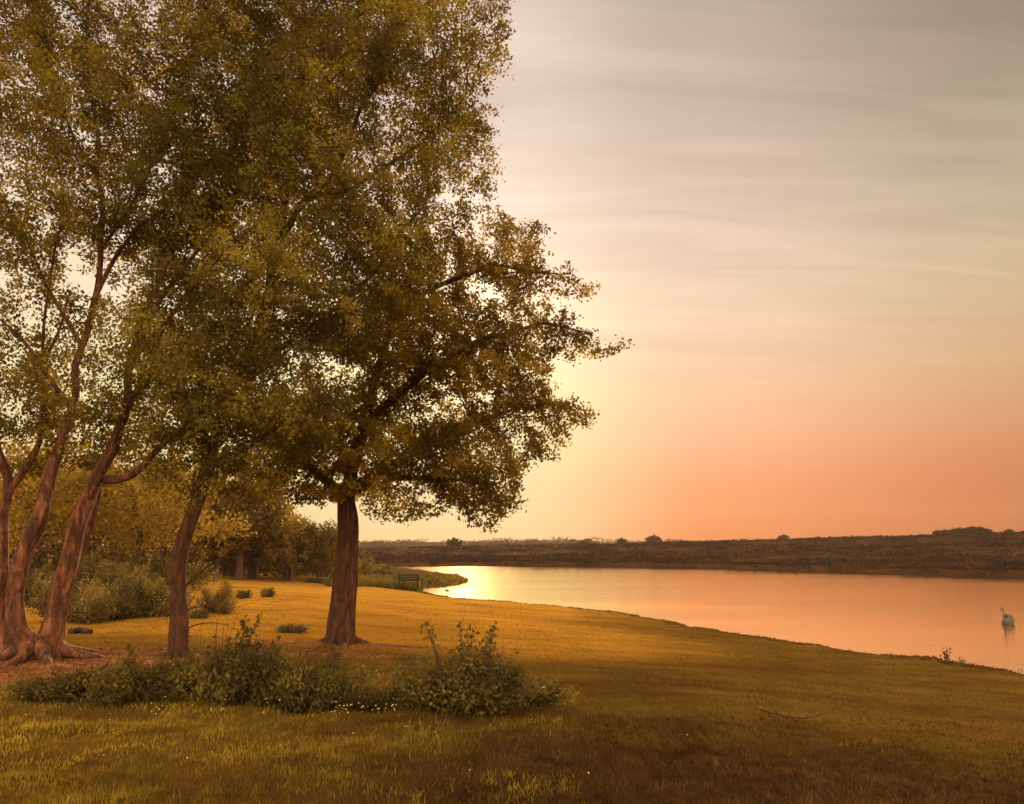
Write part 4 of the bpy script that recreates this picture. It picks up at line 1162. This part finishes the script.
# ------------------------------------------------------------------ world, sun
SUN_AZ = math.radians(-3.5)      # to the left of straight ahead
SUN_EL = math.radians(16)
def build_world():
    w = bpy.data.worlds.new('World'); scene.world = w; w.use_nodes = True
    nt = w.node_tree; L = nt.links.new
    for n in list(nt.nodes): nt.nodes.remove(n)
    out = nd(nt, 'ShaderNodeOutputWorld')
    tc = nd(nt, 'ShaderNodeTexCoord')
    nv = nd(nt, 'ShaderNodeVectorMath', operation='NORMALIZE'); L(tc.outputs['Generated'], nv.inputs[0])
    sx = nd(nt, 'ShaderNodeSeparateXYZ'); L(nv.outputs[0], sx.inputs[0])
    X, Y, Z = sx.outputs
    az = math_(nt, 'ARCTAN2', X, Y)
    d = math_(nt, 'SUBTRACT', az, SUN_AZ)
    right = math_(nt, 'MAXIMUM', d, 0.0); left = math_(nt, 'MULTIPLY', math_(nt, 'MAXIMUM', math_(nt, 'MULTIPLY', d, -1.0), 0.0), 0.22)
    da = math_(nt, 'ADD', right, left)           # radians away from the sun
    # high thin cloud streaks
    zz = math_(nt, 'ADD', math_(nt, 'MAXIMUM', Z, 0.0), 0.12)
    cv = nd(nt, 'ShaderNodeCombineXYZ'); L(math_(nt, 'DIVIDE', X, zz), cv.inputs[0]); L(math_(nt, 'MULTIPLY', math_(nt, 'DIVIDE', Y, zz), 1.0), cv.inputs[1])
    mp = nd(nt, 'ShaderNodeMapping', inp={'Scale': (0.6, 3.0, 1.0), 'Rotation': (0, 0, math.radians(12))}); L(cv.outputs[0], mp.inputs['Vector'])
    n1 = nd(nt, 'ShaderNodeTexNoise', inp={'Scale': 1.7, 'Detail': 8.0, 'Roughness': 0.6, 'Distortion': 1.1}); L(mp.outputs[0], n1.inputs['Vector'])
    n2_ = nd(nt, 'ShaderNodeTexNoise', inp={'Scale': 0.6, 'Detail': 3.0, 'Distortion': 0.4}); L(mp.outputs[0], n2_.inputs['Vector'])
    cl = math_(nt, 'ADD', math_(nt, 'MULTIPLY', math_(nt, 'SUBTRACT', n1.outputs['Fac'], 0.5), 1.15), math_(nt, 'MULTIPLY', math_(nt, 'SUBTRACT', n2_.outputs['Fac'], 0.5), 0.5))
    e = math_(nt, 'MAXIMUM', Z, 0.0)
    near = ramp(nt, [(0, srgb(214, 190, 140)), (.03, srgb(214, 203, 152)), (.07, srgb(222, 210, 160)), (.12, srgb(238, 226, 168)), (.2, srgb(250, 236, 182)), (.28, srgb(252, 229, 192)), (.38, srgb(245, 222, 200)), (.5, srgb(231, 210, 194)), (.62, srgb(218, 198, 184)), (1, srgb(225, 205, 190))], e)
    mid = ramp(nt, [(0, srgb(218, 116, 66)), (.03, srgb(226, 131, 82)), (.08, srgb(241, 158, 112)), (.13, srgb(250, 182, 140)), (.18, srgb(248, 196, 156)), (.26, srgb(243, 207, 176)), (.38, srgb(226, 199, 179)), (.48, srgb(210, 187, 171)), (.6, srgb(186, 168, 152)), (1, srgb(185, 170, 158))], e)
    away = ramp(nt, [(0, srgb(162, 76, 38)), (.03, srgb(174, 88, 48)), (.08, srgb(196, 116, 74)), (.14, srgb(208, 146, 104)), (.2, srgb(210, 168, 126)), (.3, srgb(204, 180, 146)), (.38, srgb(192, 174, 148)), (.48, srgb(164, 147, 128)), (.56, srgb(144, 127, 112)), (1, srgb(140, 128, 120))], e)
    f1 = nd(nt, 'ShaderNodeMapRange', interpolation_type='SMOOTHSTEP'); L(da, f1.inputs[0]); f1.inputs[1].default_value = math.radians(3); f1.inputs[2].default_value = math.radians(18)
    f2 = nd(nt, 'ShaderNodeMapRange', interpolation_type='SMOOTHSTEP'); L(da, f2.inputs[0]); f2.inputs[1].default_value = math.radians(15); f2.inputs[2].default_value = math.radians(40)
    c = mixc(nt, f1.outputs[0], near.outputs[0], mid.outputs[0])
    c = mixc(nt, f2.outputs[0], c, away.outputs[0])
    # clouds modulate: stronger high up
    hi = nd(nt, 'ShaderNodeMapRange', interpolation_type='SMOOTHSTEP'); L(Z, hi.inputs[0]); hi.inputs[1].default_value = .08; hi.inputs[2].default_value = .4
    k = math_(nt, 'MULTIPLY', cl, hi.outputs[0])
    cmul = math_(nt, 'MULTIPLY_ADD', k, 0.5, 1.03)
    vs = nd(nt, 'ShaderNodeVectorMath', operation='SCALE'); L(c, vs.inputs[0]); L(cmul, vs.inputs['Scale'])
    # added fill light: sky well above and behind the viewer made brighter and warmer
    up = nd(nt, 'ShaderNodeMapRange', interpolation_type='SMOOTHSTEP'); L(Z, up.inputs[0]); up.inputs[1].default_value = .64; up.inputs[2].default_value = .9
    bk = nd(nt, 'ShaderNodeMapRange', interpolation_type='SMOOTHSTEP'); L(math_(nt, 'MULTIPLY', Y, -1.0), bk.inputs[0]); bk.inputs[1].default_value = -.15; bk.inputs[2].default_value = .5
    bright = math_(nt, 'MULTIPLY_ADD', math_(nt, 'MAXIMUM', up.outputs[0], bk.outputs[0]), FILL, 1.0)
    vt = mixc(nt, math_(nt, 'MAXIMUM', up.outputs[0], bk.outputs[0]), vs.outputs[0], (1.0, .655, .42, 1))
    vb = nd(nt, 'ShaderNodeVectorMath', operation='SCALE'); L(vt, vb.inputs[0]); L(bright, vb.inputs['Scale'])
    dt = nd(nt, 'ShaderNodeVectorMath', operation='DOT_PRODUCT'); L(nv.outputs[0], dt.inputs[0])
    dt.inputs[1].default_value = (math.sin(SUN_AZ) * math.cos(SUN_EL), math.cos(SUN_AZ) * math.cos(SUN_EL), math.sin(SUN_EL))
    gw = math_(nt, 'MULTIPLY', math_(nt, 'POWER', math_(nt, 'MAXIMUM', dt.outputs['Value'], 0.0), 170.0), .5)
    gc = nd(nt, 'ShaderNodeVectorMath', operation='SCALE'); gc.inputs[0].default_value = (1.0, .78, .48); L(gw, gc.inputs['Scale'])
    va = nd(nt, 'ShaderNodeVectorMath', operation='ADD'); L(vb.outputs[0], va.inputs[0]); L(gc.outputs[0], va.inputs[1])
    bg = nd(nt, 'ShaderNodeBackground', inp={'Strength': 1.0}); L(va.outputs[0], bg.inputs[0])
    sky = nd(nt, 'ShaderNodeTexSky', sky_type='NISHITA', sun_disc=False, sun_elevation=SUN_EL, sun_rotation=SUN_AZ)
    tint = mixc(nt, 1.0, sky.outputs[0], (1.0, .75, .5, 1), 'MULTIPLY')
    bg2 = nd(nt, 'ShaderNodeBackground', inp={'Strength': 0.004}); L(tint, bg2.inputs[0])
    ad = nd(nt, 'ShaderNodeAddShader'); L(bg.outputs[0], ad.inputs[0]); L(bg2.outputs[0], ad.inputs[1]); L(ad.outputs[0], out.inputs['Surface'])
FILL = 2.1
build_world()

sun = bpy.data.lights.new('sun', 'SUN'); sun.energy = 5.0; sun.angle = math.radians(1.5); sun.color = (1.0, .61, .33)
so = bpy.data.objects.new('sun', sun); COL.objects.link(so)
dirv = Vector((math.sin(SUN_AZ) * math.cos(SUN_EL), math.cos(SUN_AZ) * math.cos(SUN_EL), math.sin(SUN_EL)))
so.rotation_euler = dirv.to_track_quat('Z', 'Y').to_euler(); so.location = (0, 0, 30)

def haze():
    m, nt, out = new_mat('haze_air')
    v = nd(nt, 'ShaderNodeVolumePrincipled', inp={'Density': HAZE, 'Anisotropy': .1}); v.inputs['Color'].default_value = (1.0, .86, .68, 1)
    nt.links.new(v.outputs[0], out.inputs['Volume'])
    V = []; Fc = []; box(V, Fc, (0, 260, 18), (1500, 1100, 44))
    V = np.array(V); 
    o = link('haze', mesh_from('haze', V, Fc), m); tag(o, 'thin warm evening haze in the air', 'haze', kind='stuff')
HAZE = 0.00022
if HAZE: haze()
cam = bpy.data.cameras.new('camera'); co = bpy.data.objects.new('camera', cam); COL.objects.link(co)
co.location = (0, 0, EYE); co.rotation_euler = (PI / 2 + PITCH, 0, 0)
cam.sensor_width = 36; cam.lens = F / 1024 * 36; cam.clip_end = 10000; cam.clip_start = .05
scene.camera = co
scene.view_settings.view_transform = 'Standard'; scene.view_settings.look = 'None'; scene.view_settings.exposure = 0; scene.view_settings.gamma = 1
scene.cycles.max_bounces = 6; scene.cycles.diffuse_bounces = 3; scene.cycles.glossy_bounces = 2; scene.cycles.transmission_bounces = 4
